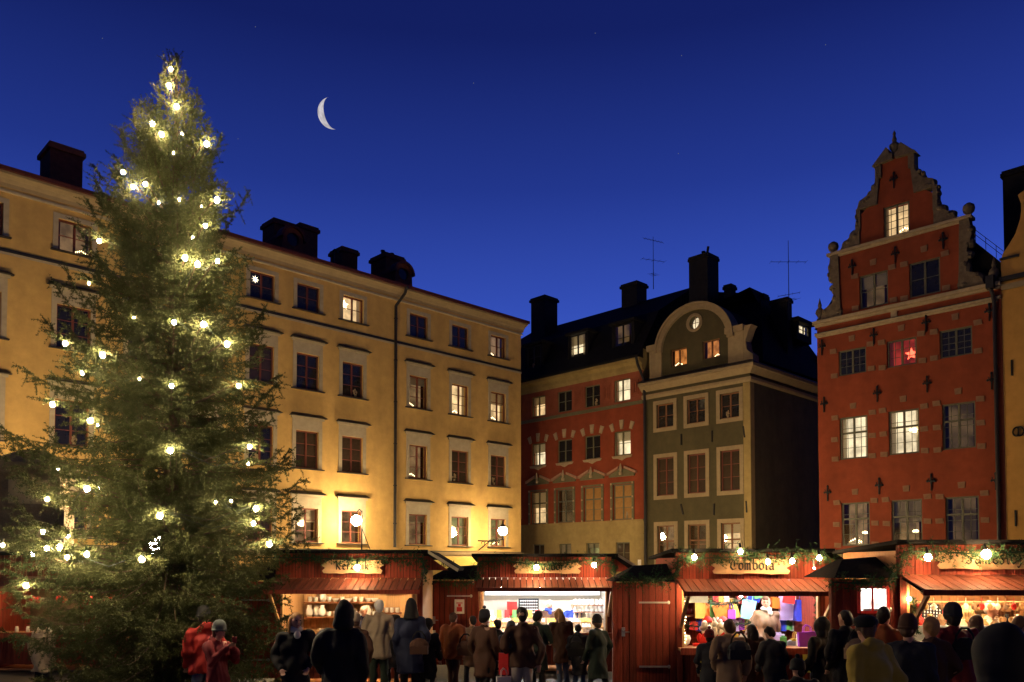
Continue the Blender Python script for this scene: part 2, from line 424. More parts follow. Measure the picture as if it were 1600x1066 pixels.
# ================================================================== YELLOW HOUSE
by = thing('yellow_house', 'long yellow plastered house with four window rows behind the christmas tree', 'house', OY, RZY)
cols_y = [-1.77, -4.47, -7.15, -10.93, -13.25, -15.43, -17.85, -20.25, -22.68, -25.5, -28.0, -30.5]
rows_y = [(13.62, 1.12, 2), (10.14, 1.55, 3), (6.68, 1.62, 3), (3.45, 1.47, 3)]
WY = 1.12
holes = [(s - WY / 2, s + WY / 2, z, z + h) for s in cols_y for z, h, _ in rows_y]
mb = MB(); wall_holes(mb, -34, -.05, 0, 15.2, holes)
mb.add([(-.05, 0, 0), (-.05, 10, 0), (-.05, 10, 15.9), (-.05, 0, 15.9), (-34, 0, 0), (-34, 10, 0), (-34, 10, 15.9), (-34, 0, 15.9)], [(0, 1, 2, 3), (5, 4, 7, 6), (1, 5, 6, 2)])
weld_build(mb, 'wall', 'yellow', by)
MB().prism([(0, 0)] * 0 or [(-34, 15.2), (-.05, 15.2), (-.05, 15.72), (-34, 15.72)], -.06, .4).build('frieze', 'yellow', by)
mb = MB(); mb.box(-34, -.02, -.11, 0, 15.12, 15.2); mb.build('frieze_moulding', 'greytrim', by)
# coved cornice: profile swept along the facade
prof = [(-.06, 15.30), (-.10, 15.42), (-.20, 15.53), (-.34, 15.60), (-.42, 15.62), (-.42, 15.70), (.1, 15.70), (.1, 15.30)]
mb = MB(); k = len(prof)
mb.add([(-34, p[0], p[1]) for p in prof] + [(.08, p[0], p[1]) for p in prof], [(i, (i + 1) % k, k + (i + 1) % k, k + i) for i in range(k)] + [tuple(range(k)), tuple(range(2 * k - 1, k - 1, -1))])
mb.build('cornice', 'cream', by)
mb = MB(); mb.box(-34, .14, -.52, -.36, 15.705, 15.84); mb.build('gutter', 'gutter', by)
mb = MB(); mb.hexa([(-34, -.5, 15.72), (.14, -.5, 15.72), (.14, 5, 17.95), (-34, 5, 17.95), (-34, -.5, 15.80), (.14, -.5, 15.80), (.14, 5, 18.1), (-34, 5, 18.1)])
mb.hexa([(-34, 5, 17.95), (.14, 5, 17.95), (.14, 10.3, 15.7), (-34, 10.3, 15.7), (-34, 5, 18.1), (.14, 5, 18.1), (.14, 10.3, 15.85), (-34, 10.3, 15.85)])
rf = mb.build('roof', 'roof', by)
mb = MB()
for i in range(57):
    x = -34 + i * .6; mb.hexa([(x - .015, -.5, 15.80), (x + .015, -.5, 15.80), (x + .015, 5, 18.1), (x - .015, 5, 18.1), (x - .015, -.5, 15.84), (x + .015, -.5, 15.84), (x + .015, 5, 18.14), (x - .015, 5, 18.14)])
sm = mb.build('roof_seam', 'roof', rf); sm['kind'] = 'stuff'
mb = MB(); mb.box(-34, -.03, -.05, 0, 13.08, 13.19); mb.build('string_course', 'sheet', by)
mb = MB(); mb.box(-34, -.03, -.028, 0, 13.0, 13.078); mb.build('string_band', 'greytrim', by)
mb = MB(); mb.box(-34, -.02, -.2, 0, 2.98, 3.12); mb.box(-34, -.03, -.12, 0, 2.84, 2.976); mb.build('plinth_cornice', 'cream', by)
mb = MB(); mb.box(-34, -.015, -.22, 0, 3.122, 3.16); mb.build('plinth_flashing', 'sheet', by)
# drainpipe
sd = -8.6
mb = MB(); mb.tube([(sd + .35, -.45, 15.75), (sd + .3, -.42, 15.45), (sd, -.1, 14.85), (sd, -.1, 3.3)], .07, 8); mb.ell((sd + .35, -.46, 15.72), (.13, .1, .12), 8, 6)
dp = mb.build('drainpipe', 'sheet', by)
for z in (14.2, 12.2, 10.2, 8.2, 6.2, 4.4): obj('pipe_bracket', cached('pb', lambda: MB().lathe([(.09, 0), (.09, .05)], n=8).mesh('pipe_bracket', 'iron')), dp, (sd, -.1, z))
kinds = {(0, 0): 'lit_dim', (1, 0): 'dark', (2, 0): 'dark', (3, 0): 'lit_warm', (4, 0): 'dark', (5, 0): 'dark', (8, 0): 'lit_dim', (9, 0): 'dark',
         (0, 1): 'lit_warm', (1, 1): 'lit_warm', (2, 1): 'lit_dim', (3, 1): 'dark', (4, 1): 'dark', (5, 1): 'dim', (8, 1): 'dark',
         (0, 2): 'dim', (1, 2): 'dim', (2, 2): 'lit_dim', (3, 2): 'dim', (4, 2): 'dim',
         (0, 3): 'lit_green', (1, 3): 'lit_green', (2, 3): 'lit_dim', (3, 3): 'lit_dim', (4, 3): 'lit_dim', (5, 3): 'dim'}
def surround_mesh(row):
    z, h, _ = rows_y[row]; b = MB(); w = WY / 2; t = .17; y0 = -.035
    b.box(-w - t, -w, y0, 0, -.02, h + t); b.box(w, w + t, y0, 0, -.02, h + t); b.box(-w, w, y0, 0, h, h + t)
    if row > 0: b.box(-w - t, w + t, -.03, 0, h + t + .002, h + .50); b.box(-w - t - .07, w + t + .07, -.10, 0, h + .502, h + .60)
    return b.mesh('surround', 'greytrim')
def hood_mesh():
    w = WY / 2 + .34
    return MB().hexa([(-w, -.24, .0), (w, -.24, .0), (w, 0, .0), (-w, 0, .0), (-w + .1, -.2, .05), (w - .1, -.2, .05), (w - .16, 0, .15), (-w + .16, 0, .15)]).mesh('hood', 'sheet')
def sill_mesh(m, w, d=.16, h=.07):
    return cached(('sill', m, round(w, 2), d, h), lambda: MB().hexa([(-w, -d, -h), (w, -d, -h), (w, .1, -h), (-w, .1, -h), (-w, -d, -h + .03), (w, -d, -h + .03), (w, .1, 0), (-w, .1, 0)]).mesh('sill', m))
for r, (z, h, pr) in enumerate(rows_y):
    for c, s in enumerate(cols_y):
        if c > 9: continue
        kd = kinds.get((c, r), 'dark')
        wn = window(by, s, z, WY, h, 'redframe', kd, rows=pr, rec=.10, curt='darkcurtain' if kd == 'lit_dim' else None)
        obj('surround', cached(('sur', r), lambda: surround_mesh(r)), wn, (0, -.10, 0))
        obj('sill', sill_mesh('sheet', WY / 2 + .24), wn, (0, -.10, -.002))
        if r > 0: obj('hood', cached('hood', hood_mesh), wn, (0, -.10, h + .603))
rn = ['top row', 'second row', 'third row', 'lowest row']
cn = {0: 'rightmost window', 1: 'second window from the right', 2: 'third window from the right', 3: 'first window left of the drainpipe', 4: 'second window left of the drainpipe', 8: 'window left of the tree'}
for c, r, dx in ((0, 0, -.3), (2, 1, -.3), (1, 1, -.1), (0, 1, -.15), (2, 2, -.2), (8, 0, .3), (0, 3, 0.1)):
    candlestick(OY, D1, cols_y[c] + dx, rows_y[r][0] + .06, 'the %s, %s, yellow house' % (cn[c], rn[r]), sc=.9)
T(obj('window_star', star_mesh(8, .17, .05, 'starlight', .03), None, world(OY, D1, -15.43 - .28, .09, 14.42), (0, 0, RZY)), 'white paper star lamp hanging in a dark top floor window of the yellow house', 'star lamp')
T(obj('window_star', star_mesh(5, .24, .11, 'candle', .08), None, world(OY, D1, -10.93 - .3, .3, 14.40), (0, 0, RZY)), 'glowing star lamp hanging in the lit top floor window left of the drainpipe', 'star lamp')
for c, nm in ((4, 'second'), (1, 'far right but one')):  # the ball nearest the tree imitates a street lamp reflected in the glass
    T(obj('window_glow', cached('cl', lambda: MB().ell((0, 0, 0), (.2, .2, .16), 12, 8).mesh('window_glow', 'candle', True)), None, world(OY, D1, cols_y[c] - (.05 if c == 4 else .25), .34, 4.3)),
      'round lamp glow inside the lowest ' + ('window nearest the tree, imitating a street lamp reflection' if c == 4 else 'greenish window beside the iron bracket lamp'), 'lamp')
# roof furniture
def box_from_px(x0, y0, x1, y1, O, d, y): 
    a = on(x0, y0, O, d, y); b = on(x1, y1, O, d, y); return a[0], b[0], b[1], a[1]
def chim_px(bld, O, d, y, x0, ytop, x1, dep, zb, m='chimney', pots=0):
    a = on((x0 + x1) / 2, ytop, O, d, y)[1]; s0 = on(x0, ytop, O, d, y)[0]; s1 = on(x1, ytop, O, d, y)[0]
    # part of the apparent width is the near flank, so narrow the front a little
    return rot_chimney(bld, s0 + .1, s1 - .05, y, y + dep, zb, a - .26, m, pots=pots)
chim_px(by, OY, D1, 1.6, 74, 228, 132, 1.3, 16.2)
chim_px(by, OY, D1, 3.0, 425, 345, 462, 1.1, 16.2)
chim_px(by, OY, D1, 2.6, 466, 352, 498, 1.3, 16.2)
chim_px(by, OY, D1, 3.6, 532, 388, 560, 1.1, 16.4)
chim_px(by, OY, D1, 2.4, 600, 398, 632, 1.3, 16.2, pots=2)
def ox_dormer(px, py):
    s, z = on(px, py, OY, D1, .8); b = MB(); n = 14; r = .5
    out = [(s + r * math.cos(math.pi * i / n), z + r * math.sin(math.pi * i / n)) for i in range(n + 1)] + [(s - r - .05, z - .7), (s + r + .05, z - .7)]
    hole = [(s + .3 * math.cos(2 * math.pi * i / 16), z + .3 * math.sin(2 * math.pi * i / 16)) for i in range(16)]
    b.prism(out, .8, 2.6, [hole]); dm = b.build('dormer', 'chimney', by)
    MB().lathe([(.3, 0), (.3, .03)], n=16).build('dormer_pane', 'darkglass', dm, (s, .92, z), (R(90), 0, 0))
    rim = [(s + .62 * math.cos(math.pi * i / n), z + .62 * math.sin(math.pi * i / n)) for i in range(n + 1)]
    inn = [(s + .505 * math.cos(math.pi * i / n), z + .505 * math.sin(math.pi * i / n)) for i in range(n, -1, -1)]
    MB().prism(rim + inn, .68, 1.2).build('dormer_arch', 'gutter', dm)
ox_dormer(458, 374); ox_dormer(631, 428)
mb = MB(); s, z = on(521, 392, OY, D1, 2.0)
mb.tube([(s, 2, z - .8), (s, 2, z), (s + .08, 2, z + .08), (s + .2, 2, z + .05), (s + .22, 2, z - .05)], .05, 6); mb.build('vent_pipe', 'iron', by)

# shop sign with letters on the yellow house
def lettering(par, glyphs, size, nib=.09, ang=40, m='ink', gap=.12, th=.012, loc=(0, 0, 0), centre=None):
    wl = (sum(a for a, _ in glyphs) + gap * (len(glyphs) - 1)) * size
    ox_ = loc[0] if centre is None else (centre - wl) / 2
    x = 0
    for adv, sts in glyphs:
        if sts:
            me, _ = strokes_mesh([(adv, sts)], size, nib, ang, m, gap, th); obj('letter', me, par, (ox_ + x * size, loc[1], loc[2]))
        x += adv + gap
def strokes_mesh(glyphs, size, nib=.09, ang=40, m='ink', gap=.12, th=.012):
    b = MB(); x = 0; v = Vector((math.cos(R(ang)), math.sin(R(ang)))) * nib / 2; k = 0
    for adv, sts in glyphs:
        for st in sts:
            for p, q in zip(st[:-1], st[1:]):
                p = Vector((p[0] + x, p[1])); q = Vector((q[0] + x, q[1])); d = (q - p).normalized(); e = Vector((-d.y, d.x)) * nib * .22
                for u in ((v, e) if nib else (e,)):
                    k += 1; y = -th - .0004 * (k % 7)
                    c = [p - u, p + u, q + u, q - u]
                    b.hexa([(a.x * size, y, a.y * size) for a in c] + [(a.x * size, 0, a.y * size) for a in c])
        x += adv + gap
    return b.mesh('letter', m), (x - gap) * size
G = {
 'K': (.62, [[(.1, 1), (.1, 0)], [(.55, .95), (.15, .5)], [(.15, .5), (.5, 0), (.62, .08)], [(0, .9), (.2, 1.02)]]),
 'r': (.32, [[(.08, .62), (.08, 0)], [(.08, .5), (.2, .62), (.32, .54)]]),
 'y': (.42, [[(.08, .62), (.08, .15), (.2, 0), (.36, .1)], [(.38, .62), (.38, 0), (.2, -.28), (.05, -.22)]]),
 'd': (.46, [[(.42, .1), (.25, 0), (.08, .12), (.08, .5), (.25, .62), (.42, .5)], [(.12, 1.0), (.42, .72), (.42, 0)]]),
 'o': (.46, [[(.25, .62), (.08, .48), (.08, .14), (.25, 0), (.42, .14), (.42, .48), (.25, .62)]]),
 'e': (.42, [[(.1, .3), (.38, .42), (.25, .62), (.08, .48), (.08, .14), (.25, 0), (.42, .1)]]),
 'a': (.46, [[(.08, .52), (.25, .62), (.4, .5), (.4, .08), (.48, 0)], [(.4, .34), (.15, .3), (.08, .14), (.2, 0), (.4, .12)]]),
 'm': (.6, [[(.06, .62), (.06, 0)], [(.06, .52), (.2, .62), (.28, .52), (.28, 0)], [(.28, .52), (.42, .62), (.5, .52), (.5, .05), (.58, 0)]]),
 'i': (.18, [[(.1, .62), (.1, .05), (.18, 0)], [(.07, .86), (.14, .8)]]),
 'k': (.44, [[(.1, 1), (.1, 0)], [(.38, .6), (.12, .34)], [(.14, .36), (.38, 0), (.46, .05)]]),
 'T': (.72, [[(.05, .8), (.2, .98), (.6, .9), (.75, 1.0)], [(.4, .9), (.2, .6), (.15, .25), (.35, 0), (.65, .12)], [(.5, .8), (.5, .3)]]),
 'b': (.46, [[(.1, 1), (.1, .1), (.25, 0), (.42, .14), (.42, .48), (.28, .62), (.1, .5)]]),
 'l': (.2, [[(.1, 1), (.1, .08), (.2, 0)]]),
 'S': (.5, [[(.46, .85), (.25, .98), (.06, .85), (.08, .62), (.4, .45), (.46, .2), (.25, 0), (.04, .12)]]),
 's': (.34, [[(.32, .54), (.18, .62), (.05, .5), (.28, .28), (.32, .12), (.18, 0), (.03, .08)]]),
 'j': (.22, [[(.14, .62), (.14, -.1), (.04, -.26), (-.06, -.2)], [(.12, .84), (.17, .8)]]),
 'ö': (.46, [[(.25, .62), (.08, .48), (.08, .14), (.25, 0), (.42, .14), (.42, .48), (.25, .62)], [(.14, .82), (.19, .8)], [(.32, .82), (.37, .8)]]),
 'A': (.6, [[(.02, 0), (.3, 1), (.58, 0)], [(.12, .35), (.48, .35)]]), 'R': (.55, [[(.08, 0), (.08, 1), (.42, .95), (.48, .75), (.4, .55), (.08, .5)], [(.25, .5), (.52, 0)]]),
 'E': (.5, [[(.45, 1), (.08, 1), (.08, 0), (.47, 0)], [(.08, .52), (.4, .52)]]), 'N': (.58, [[(.06, 0), (.06, 1), (.52, 0), (.52, 1)]]),
 'V': (.55, [[(.02, 1), (.28, 0), (.54, 1)]]), 'I': (.16, [[(.08, 0), (.08, 1)]]), 'G': (.58, [[(.52, .85), (.3, 1), (.06, .75), (.06, .25), (.3, 0), (.52, .15), (.52, .45), (.34, .45)]]),
 'J': (.42, [[(.35, 1), (.35, .15), (.2, 0), (.05, .12)]]), 'Å': (.6, [[(.02, 0), (.3, .85), (.58, 0)], [(.12, .3), (.48, .3)], [(.3, .88), (.22, 1), (.3, 1.1), (.38, 1), (.3, .88)]]),
 't': (.3, [[(.14, .85), (.14, .08), (.28, 0)], [(.0, .6), (.28, .62)]]), 'TT': (.6, [[(.02, 1), (.58, 1)], [(.3, 1), (.3, 0)]]), '.': (.14, [[(.05, .02), (.1, .07)]]), ' ': (.25, []),
}
def gl(t): return [G[c] for c in t]
a = on(655, 872, OY, D1, -.5); b2 = on(748, 889, OY, D1, -.5)
ss = thing('shop_sign', 'pale yellow shop awning sign with dark capital letters between two stall roofs', 'shop sign', world(OY, D1, a[0], -.5, b2[1]), RZY)
wS, hS = b2[0] - a[0], a[1] - b2[1]
MB().hexa([(0, 0, 0), (wS, 0, 0), (wS, .45, .12), (0, .45, .12), (0, .02, hS), (wS, .02, hS), (wS, .45, hS + .12), (0, .45, hS + .12)]).build('board', mat('pale_yellow_awning', (.68, .52, .14), .8, .08, 3), ss)
lettering(ss, gl('AREN'), .32, .14, 20, loc=(on(689, 880, OY, D1, -.5)[0] - a[0], -.01, .1))

# ================================================================== RUST RED HOUSE (middle)
bm_ = thing('rust_red_house', 'narrow rust red house with four window columns, pedimented windows and black mansard roof', 'house', OR_, RZR)
cm = [1.42, 3.53, 5.62, 7.72]
rows_m = [(11.37, 1.22, 1.12), (8.42, 1.33, 1.14), (4.92, 1.92, 1.26)]
holes = [(s - w_ / 2, s + w_ / 2, z, z + h) for s in cm for z, h, w_ in rows_m]
lowz = (2.55, 1.15, .95); holes += [(s - .475, s + .475, lowz[0], lowz[0] + lowz[1]) for s in cm]
h_up = [h for h in holes if h[2] > 4.8]; h_lo = [h for h in holes if h[2] < 4.8]
mb = MB(); wall_holes(mb, -4, 9.15, 4.92 - .06, 11.18, [h for h in h_up if h[2] < 11.2]); weld_build(mb, 'wall', 'red', bm_)
mb = MB(); wall_holes(mb, -4, 9.15, 11.18, 13.2, [h for h in h_up if h[2] > 11.2]); weld_build(mb, 'upper_wall', 'rust', bm_)
mb = MB(); wall_holes(mb, -4, 9.15, 0, 4.86, h_lo)
mb.add([(-4, 0, 0), (-4, 10, 0), (-4, 10, 14), (-4, 0, 14), (9.15, 0, 0), (9.15, 10, 0), (9.15, 10, 14), (9.15, 0, 14)], [(1, 0, 3, 2), (4, 5, 6, 7), (0, 0, 0, 0)][:2] + [(1, 5, 6, 2)])
weld_build(mb, 'plinth_wall', 'ochreplinth', bm_)
mb = MB(); mb.box(-4, 9.14, -.07, -.002, 4.80, 4.90); mb.box(-4, 9.14, -.05, -.002, 4.08, 4.16); mb.build('plinth_band', 'ochreplinth', bm_)
mb = MB(); mb.box(-4, 9.14, -.06, -.002, 11.06, 11.24); mb.build('string_course', 'oliveframe', bm_)
prof = [(0, 12.85), (-.05, 12.98), (-.1, 13.02), (-.12, 13.2), (-.28, 13.32), (-.38, 13.36), (-.38, 13.5), (.3, 13.5), (.3, 12.85)]; k = len(prof)
mb = MB(); mb.add([(-4, p[0], p[1]) for p in prof] + [(9.14, p[0], p[1]) for p in prof], [(i, (i + 1) % k, k + (i + 1) % k, k + i) for i in range(k)] + [tuple(range(k)), tuple(range(2 * k - 1, k - 1, -1))])
mb.build('cornice', 'ochreplinth', bm_)
mb = MB(); mb.box(-4, 9.14, -.46, -.3, 13.503, 13.62)
mb.hexa([(-4, -.4, 13.55), (9.14, -.4, 13.55), (9.14, 1.5, 16.4), (-4, 1.5, 16.4), (-4, -.1, 13.55), (9.14, -.1, 13.55), (9.14, 1.8, 16.2), (-4, 1.8, 16.2)])
mb.hexa([(-4, 1.5, 16.4), (9.14, 1.5, 16.4), (9.14, 5.0, 18.55), (-4, 5.0, 18.55), (-4, 1.5, 16.3), (9.14, 1.5, 16.3), (9.14, 5, 18.4), (-4, 5, 18.4)])
mb.hexa([(-4, 5.0, 18.55), (9.14, 5.0, 18.55), (9.14, 10.0, 14), (-4, 10, 14), (-4, 5, 18.4), (9.14, 5, 18.4), (9.14, 9.8, 13.9), (-4, 9.8, 13.9)])
mb.add([(9.14, -.3, 13.55), (9.14, 1.5, 16.4), (9.14, 5, 18.5), (9.14, 10, 14)], [(0, 1, 2, 3)]); mb.add([(-4, -.3, 13.55), (-4, 1.5, 16.4), (-4, 5, 18.5), (-4, 10, 14)], [(0, 1, 2, 3)])
rfm = mb.build('roof', 'roof', bm_)
kindm = {(0, 0): 'lit_warm', (3, 0): 'lit_cream', (0, 1): 'lit_cream', (3, 1): 'lit_cream', (0, 2): 'lit_warm', (1, 2): 'lit_grey', (2, 2): 'blind', (3, 2): 'blind'}
for r, (z, h, w_) in enumerate(rows_m):
    for c, s in enumerate(cm):
        window(bm_, s, z, w_, h, 'oliveframe' if r < 2 else 'greyframe', kindm.get((c, r), 'dark'), rows=2 if r < 2 else 3, rec=.09, trans=None if r < 2 else h * .64, fw=.06)
for c, s in enumerate(cm): window(bm_, s, lowz[0], lowz[2], lowz[1], 'greyframe', ['dim', 'lit_grey', 'lit_green', 'dim'][c], rows=2, rec=.1)
mv = MB().prism([(-.09, 0), (.09, 0), (.13, .42), (-.13, .42)], -.06, -.003).mesh('voussoir', 'stone')
kn = MB().prism([(-.08, 0), (.08, 0), (.14, .5), (-.14, .5)], -.075, -.003).mesh('keystone', 'stone')
ap = MB().prism([(-.68, 0), (.68, 0), (.6, -.12), (.3, -.14), (0, -.26), (-.3, -.14), (-.6, -.12)], -.06, -.003).mesh('apron', 'stone')
for c, s in enumerate(cm):
    z = 8.42 + 1.33
    obj('keystone', kn, bm_, (s, 0, z + .1)); obj('voussoir', mv, bm_, (s - .6, 0, z + .04), (0, R(-20), 0)); obj('voussoir', mv, bm_, (s + .6, 0, z + .04), (0, R(20), 0))
    obj('apron', ap, bm_, (s, 0, 8.40))
    # pediment over the tall windows
    zz = 4.92 + 1.92
    fr = MB(); fr.box(-.80, -.66, -.06, -.002, -1.95, .12); fr.box(.66, .80, -.06, -.002, -1.95, .12); fr.box(-.66, .66, -.055, -.002, .02, .12); fr.box(-.86, .86, -.1, -.002, .42, .52)
    obj('window_surround', cached('msur', lambda: fr.mesh('window_surround', 'oliveframe')), bm_, (s, 0, zz))
    pd = MB(); pd.prism([(-.98, .53), (-.2, .86), (-.2, .98), (-.98, .67)], -.14, -.002); pd.prism([(.98, .53), (.2, .86), (.2, .98), (.98, .67)], -.14, -.002)
    obj('pediment', cached('mped', lambda: pd.mesh('pediment', 'pinkstone')), bm_, (s, 0, zz))
    tp = MB().prism([(-.9, .525), (.9, .525), (.18, .84), (-.18, .84)], -.06, -.002)
    obj('pediment_field', cached('mpf', lambda: tp.mesh('pediment_field', 'oliveframe')), bm_, (s, 0, zz))
    ob = MB(); ob.lathe([(.09, .5), (.10, .62), (.06, .7), (.08, .85), (.03, 1.1), (.0, 1.14)], (0, -.16, 0), 8)
    obj('pediment_ornament', cached('mor', lambda: ob.mesh('pediment_ornament', 'stone')), bm_, (s, 0, zz))
    for sg in (-.73, .73):
        for dz in (-1.9, -1.3, -.7, .05):
            obj('stone_stud', cached('stud', lambda: MB().box(-.05, .05, -.085, -.062, -.05, .05).mesh('stone_stud', 'stone')), bm_, (s + sg, 0, zz + dz))
for s in (-.0, 2.48, 4.58, 6.67, 8.65):   # stucco panels between the top windows
    b = MB(); w2 = .30
    for q, y in ((w2, -.02), (w2 - .1, -.035), (w2 - .2, -.05)):
        t = .035
        b.box(-q, -q + t, y, -.002, -.5 + (w2 - q), .5 - (w2 - q)); b.box(q - t, q, y, -.002, -.5 + (w2 - q), .5 - (w2 - q))
        b.box(-q + t, q - t, y, -.002, -.5 + (w2 - q), -.5 + (w2 - q) + t); b.box(-q + t, q - t, y, -.002, .5 - (w2 - q) - t, .5 - (w2 - q))
    obj('stucco_panel', cached('spanel', lambda: b.mesh('stucco_panel', 'rust')), bm_, (s, 0, 12.0))
# dormers in the mansard
for (x0, y0, x1, y1, kd) in ((890, 526, 914, 560, 'lit_cream'), (959, 510, 986, 545, 'lit_grey'), (823, 543, 844, 574, 'dark')):
    s0, s1, z0, z1 = box_from_px(x0, y0, x1, y1, OR_, D2, .15)
    dm = MB(); dm.box(s0 - .18, s0 - .01, .2, 2.2, z0 - .3, z1 + .05); dm.box(s1 + .01, s1 + .18, .2, 2.2, z0 - .3, z1 + .05); dm.box(s0 - .3, s1 + .3, .05, 2.6, z1 + .06, z1 + .2); dm.box(s0 - .01, s1 + .01, .2, 2.2, z0 - .3, z0 - .02)
    dm.build('dormer', 'roof', bm_)
    window(bm_, (s0 + s1) / 2, z0, s1 - s0, z1 - z0, 'sheet' if kd != 'lit_grey' else 'iron', kd, rows=2, rec=.22, inoff=.14)
chim_px(bm_, OR_, D2, 2.5, 828, 464, 852, 1.2, 15.5, 'blackchim'); chim_px(bm_, OR_, D2, 4.5, 969, 442, 996, 1.0, 17.5, 'blackchim')
# drainpipe between the two houses
mb = MB(); mb.tube([(9.0, -.4, 13.5), (9.05, -.35, 13.1), (9.3, -.16, 12.3), (9.32, -.12, 11.5), (9.32, -.12, 0.3)], .075, 8); mb.build('drainpipe', 'sheet', bm_)
# ================================================================== GREEN HOUSE
bg_ = thing('olive_green_house', 'dark olive green corner house with a round arched gable and cream window surrounds', 'house', OR_ + D2 * 9.16, RZR)
GX = 15.4 - 9.16
cg = [10.54 - 9.16, 12.42 - 9.16, 14.31 - 9.16]
rows_g = [(9.60, 1.24), (6.06, 1.98), (2.5, 2.0)]; WG = 1.06
holes = [(s - WG / 2, s + WG / 2, z, z + h) for s in cg for z, h in rows_g]
mb = MB(); wall_holes(mb, 0, GX, 0, 11.3, holes); mb.add([(GX, 0, 0), (GX, 9, 0), (GX, 9, 11.6), (GX, 0, 11.6), (0, 9, 0), (0, 9, 11.6), (0, 0, 0), (0, 0, 11.6)], [(0, 1, 2, 3), (1, 4, 5, 2), (4, 6, 7, 5)])
weld_build(mb, 'wall', 'olive', bg_)
mb = MB(); mb.box(GX - .35, GX + .01, -.03, 0, 0, 11.2); mb.box(GX + .001, GX + .03, -.03, .35, 0, 11.2); mb.build('corner_pilaster', 'ochreplinth', bg_)
def cornice_wrap(prof, name, m):
    b = MB(); k = len(prof); ring = []
    for (px_, py_) in ((-.1, 0), (GX, 0)):
        pass
    vs = []
    for p in prof: vs.append((-.05, -p[0], p[1]))
    for p in prof: vs.append((GX + p[0], -p[0], p[1]))
    for p in prof: vs.append((GX + p[0], 9, p[1]))
    fs = []
    for j in range(2):
        for i in range(k): fs.append((j * k + i, j * k + (i + 1) % k, (j + 1) * k + (i + 1) % k, (j + 1) * k + i))
    fs += [tuple(range(k)), tuple(range(3 * k - 1, 2 * k - 1, -1))]
    return b.add(vs, fs).build(name, m, bg_)
cornice_wrap([(-.3, 11.22), (.05, 11.22), (.12, 11.32), (.12, 11.45), (-.3, 11.45)], 'lower_cornice', 'cream')
cornice_wrap([(-.3, 11.451), (.04, 11.451), (.04, 11.62), (-.3, 11.62)], 'cornice_frieze', 'olive')
cornice_wrap([(-.3, 11.621), (.1, 11.621), (.2, 11.72), (.34, 11.85), (.42, 11.88), (.42, 12.02), (-.3, 12.02)], 'cornice', 'cream')
cornice_wrap([(-.35, 12.022), (.46, 12.022), (.46, 12.06), (-.2, 12.42), (-.35, 12.42)], 'cornice_flashing', 'sheet')
kg = {(0, 0): 'dark', (1, 0): 'dark', (2, 0): 'dark', (0, 1): 'dim', (1, 1): 'dim', (2, 1): 'dim', (0, 2): 'lit_dim', (1, 2): 'lit_grey', (2, 2): 'lit_warm'}
for r, (z, h) in enumerate(rows_g):
    for c, s in enumerate(cg):
        wn = window(bg_, s, z, WG, h, ['brownframe', 'redframe', 'brownframe'][r], kg[(c, r)], rows=[2, 3, 2][r], rec=.09, fw=.06, trans=None if r < 2 else h * .6)
        b = MB(); q = WG / 2; t = .2
        b.box(-q - t, -q, -.05, 0, -t, h + t); b.box(q, q + t, -.05, 0, -t, h + t); b.box(-q, q, -.05, 0, h, h + t); b.box(-q, q, -.05, 0, -t, 0)
        obj('surround', cached(('gsur', r), lambda: b.mesh('surround', 'cream')), wn, (0, -.09, 0))
for px, py, rt in ((1065, 687, 0), (1113, 682, 0), (1163, 675, 8), (1066, 796, 14), (1116, 796, 0), (1167, 792, 3)):
    s, z = on(px, py, OR_, D2); obj('wall_anchor', cached('ga', lambda: MB().box(-.035, .035, -.06, -.002, -.28, .28).mesh('wall_anchor', 'iron')), bg_, (s - 9.16, 0, z), (0, R(-rt), 0))
# gable: arched outline
ox = 9.16
cx_, zb, ra = 12.33 - ox, 13.55, 1.98
arc = lambda r, n=22, cz=13.55: [(cx_ + r * math.cos(math.pi * i / n), cz + r * .93 * math.sin(math.pi * i / n)) for i in range(n + 1)]
gh = []
ww = [((10.88 + 11.9) / 2 - ox, 12.68, .98, .9), ((12.81 + 13.79) / 2 - ox, 12.73, .98, .92)]
for s, z, w_, h in ww: gh.append([(s - w_ / 2, z), (s + w_ / 2, z), (s + w_ / 2, z + h), (s - w_ / 2, z + h)])
rc = (12.36 - ox, 14.70)
gh.append([(rc[0] + .30 * math.cos(2 * math.pi * i / 20), rc[1] + .32 * math.sin(2 * math.pi * i / 20)) for i in range(20)])
outl = arc(ra - .02) + [(cx_ - ra + .02, 12.1), (cx_ + ra - .02, 12.1)]
MB().prism(outl, 0, .4, gh).build('gable', 'olive', bg_)
MB().prism(arc(ra + .22) + list(reversed(arc(ra - .05))), -.16, .5).build('gable_arch', 'cream', bg_)
MB().prism(arc(ra + .34) + list(reversed(arc(ra + .223))), -.24, .5).build('gable_arch_moulding', 'cream', bg_)
for x0, x1 in ((9.62 - ox, cx_ - ra + .02), (cx_ + ra - .02, 15.12 - ox)):
    MB().box(x0, x1, -.08, .5, 12.1, 13.72).build('gable_pilaster', 'cream', bg_)
    MB().box(x0 - .14, x1 + .03, -.18, .5, 13.722, 14.02).build('pilaster_capital', 'cream', bg_)
MB().prism([(15.12 - ox, 12.1), (15.62 - ox, 12.1), (15.6 - ox, 12.5), (15.3 - ox, 12.75), (15.22 - ox, 13.2), (15.4 - ox, 13.7), (15.55 - ox, 13.95), (15.12 - ox, 13.95)], -.06, .5).build('gable_scroll', 'cream', bg_)
for (s, z, w_, h) in ww:
    window(bg_, s, z, w_, h, 'brownframe', 'lit_orange', rows=1, rec=.1, fw=.05, curt='darkcurtain', inoff=.26)
rng = []
b = MB()
o1 = [(rc[0] + .46 * math.cos(2 * math.pi * i / 24), rc[1] + .47 * math.sin(2 * math.pi * i / 24)) for i in range(24)]
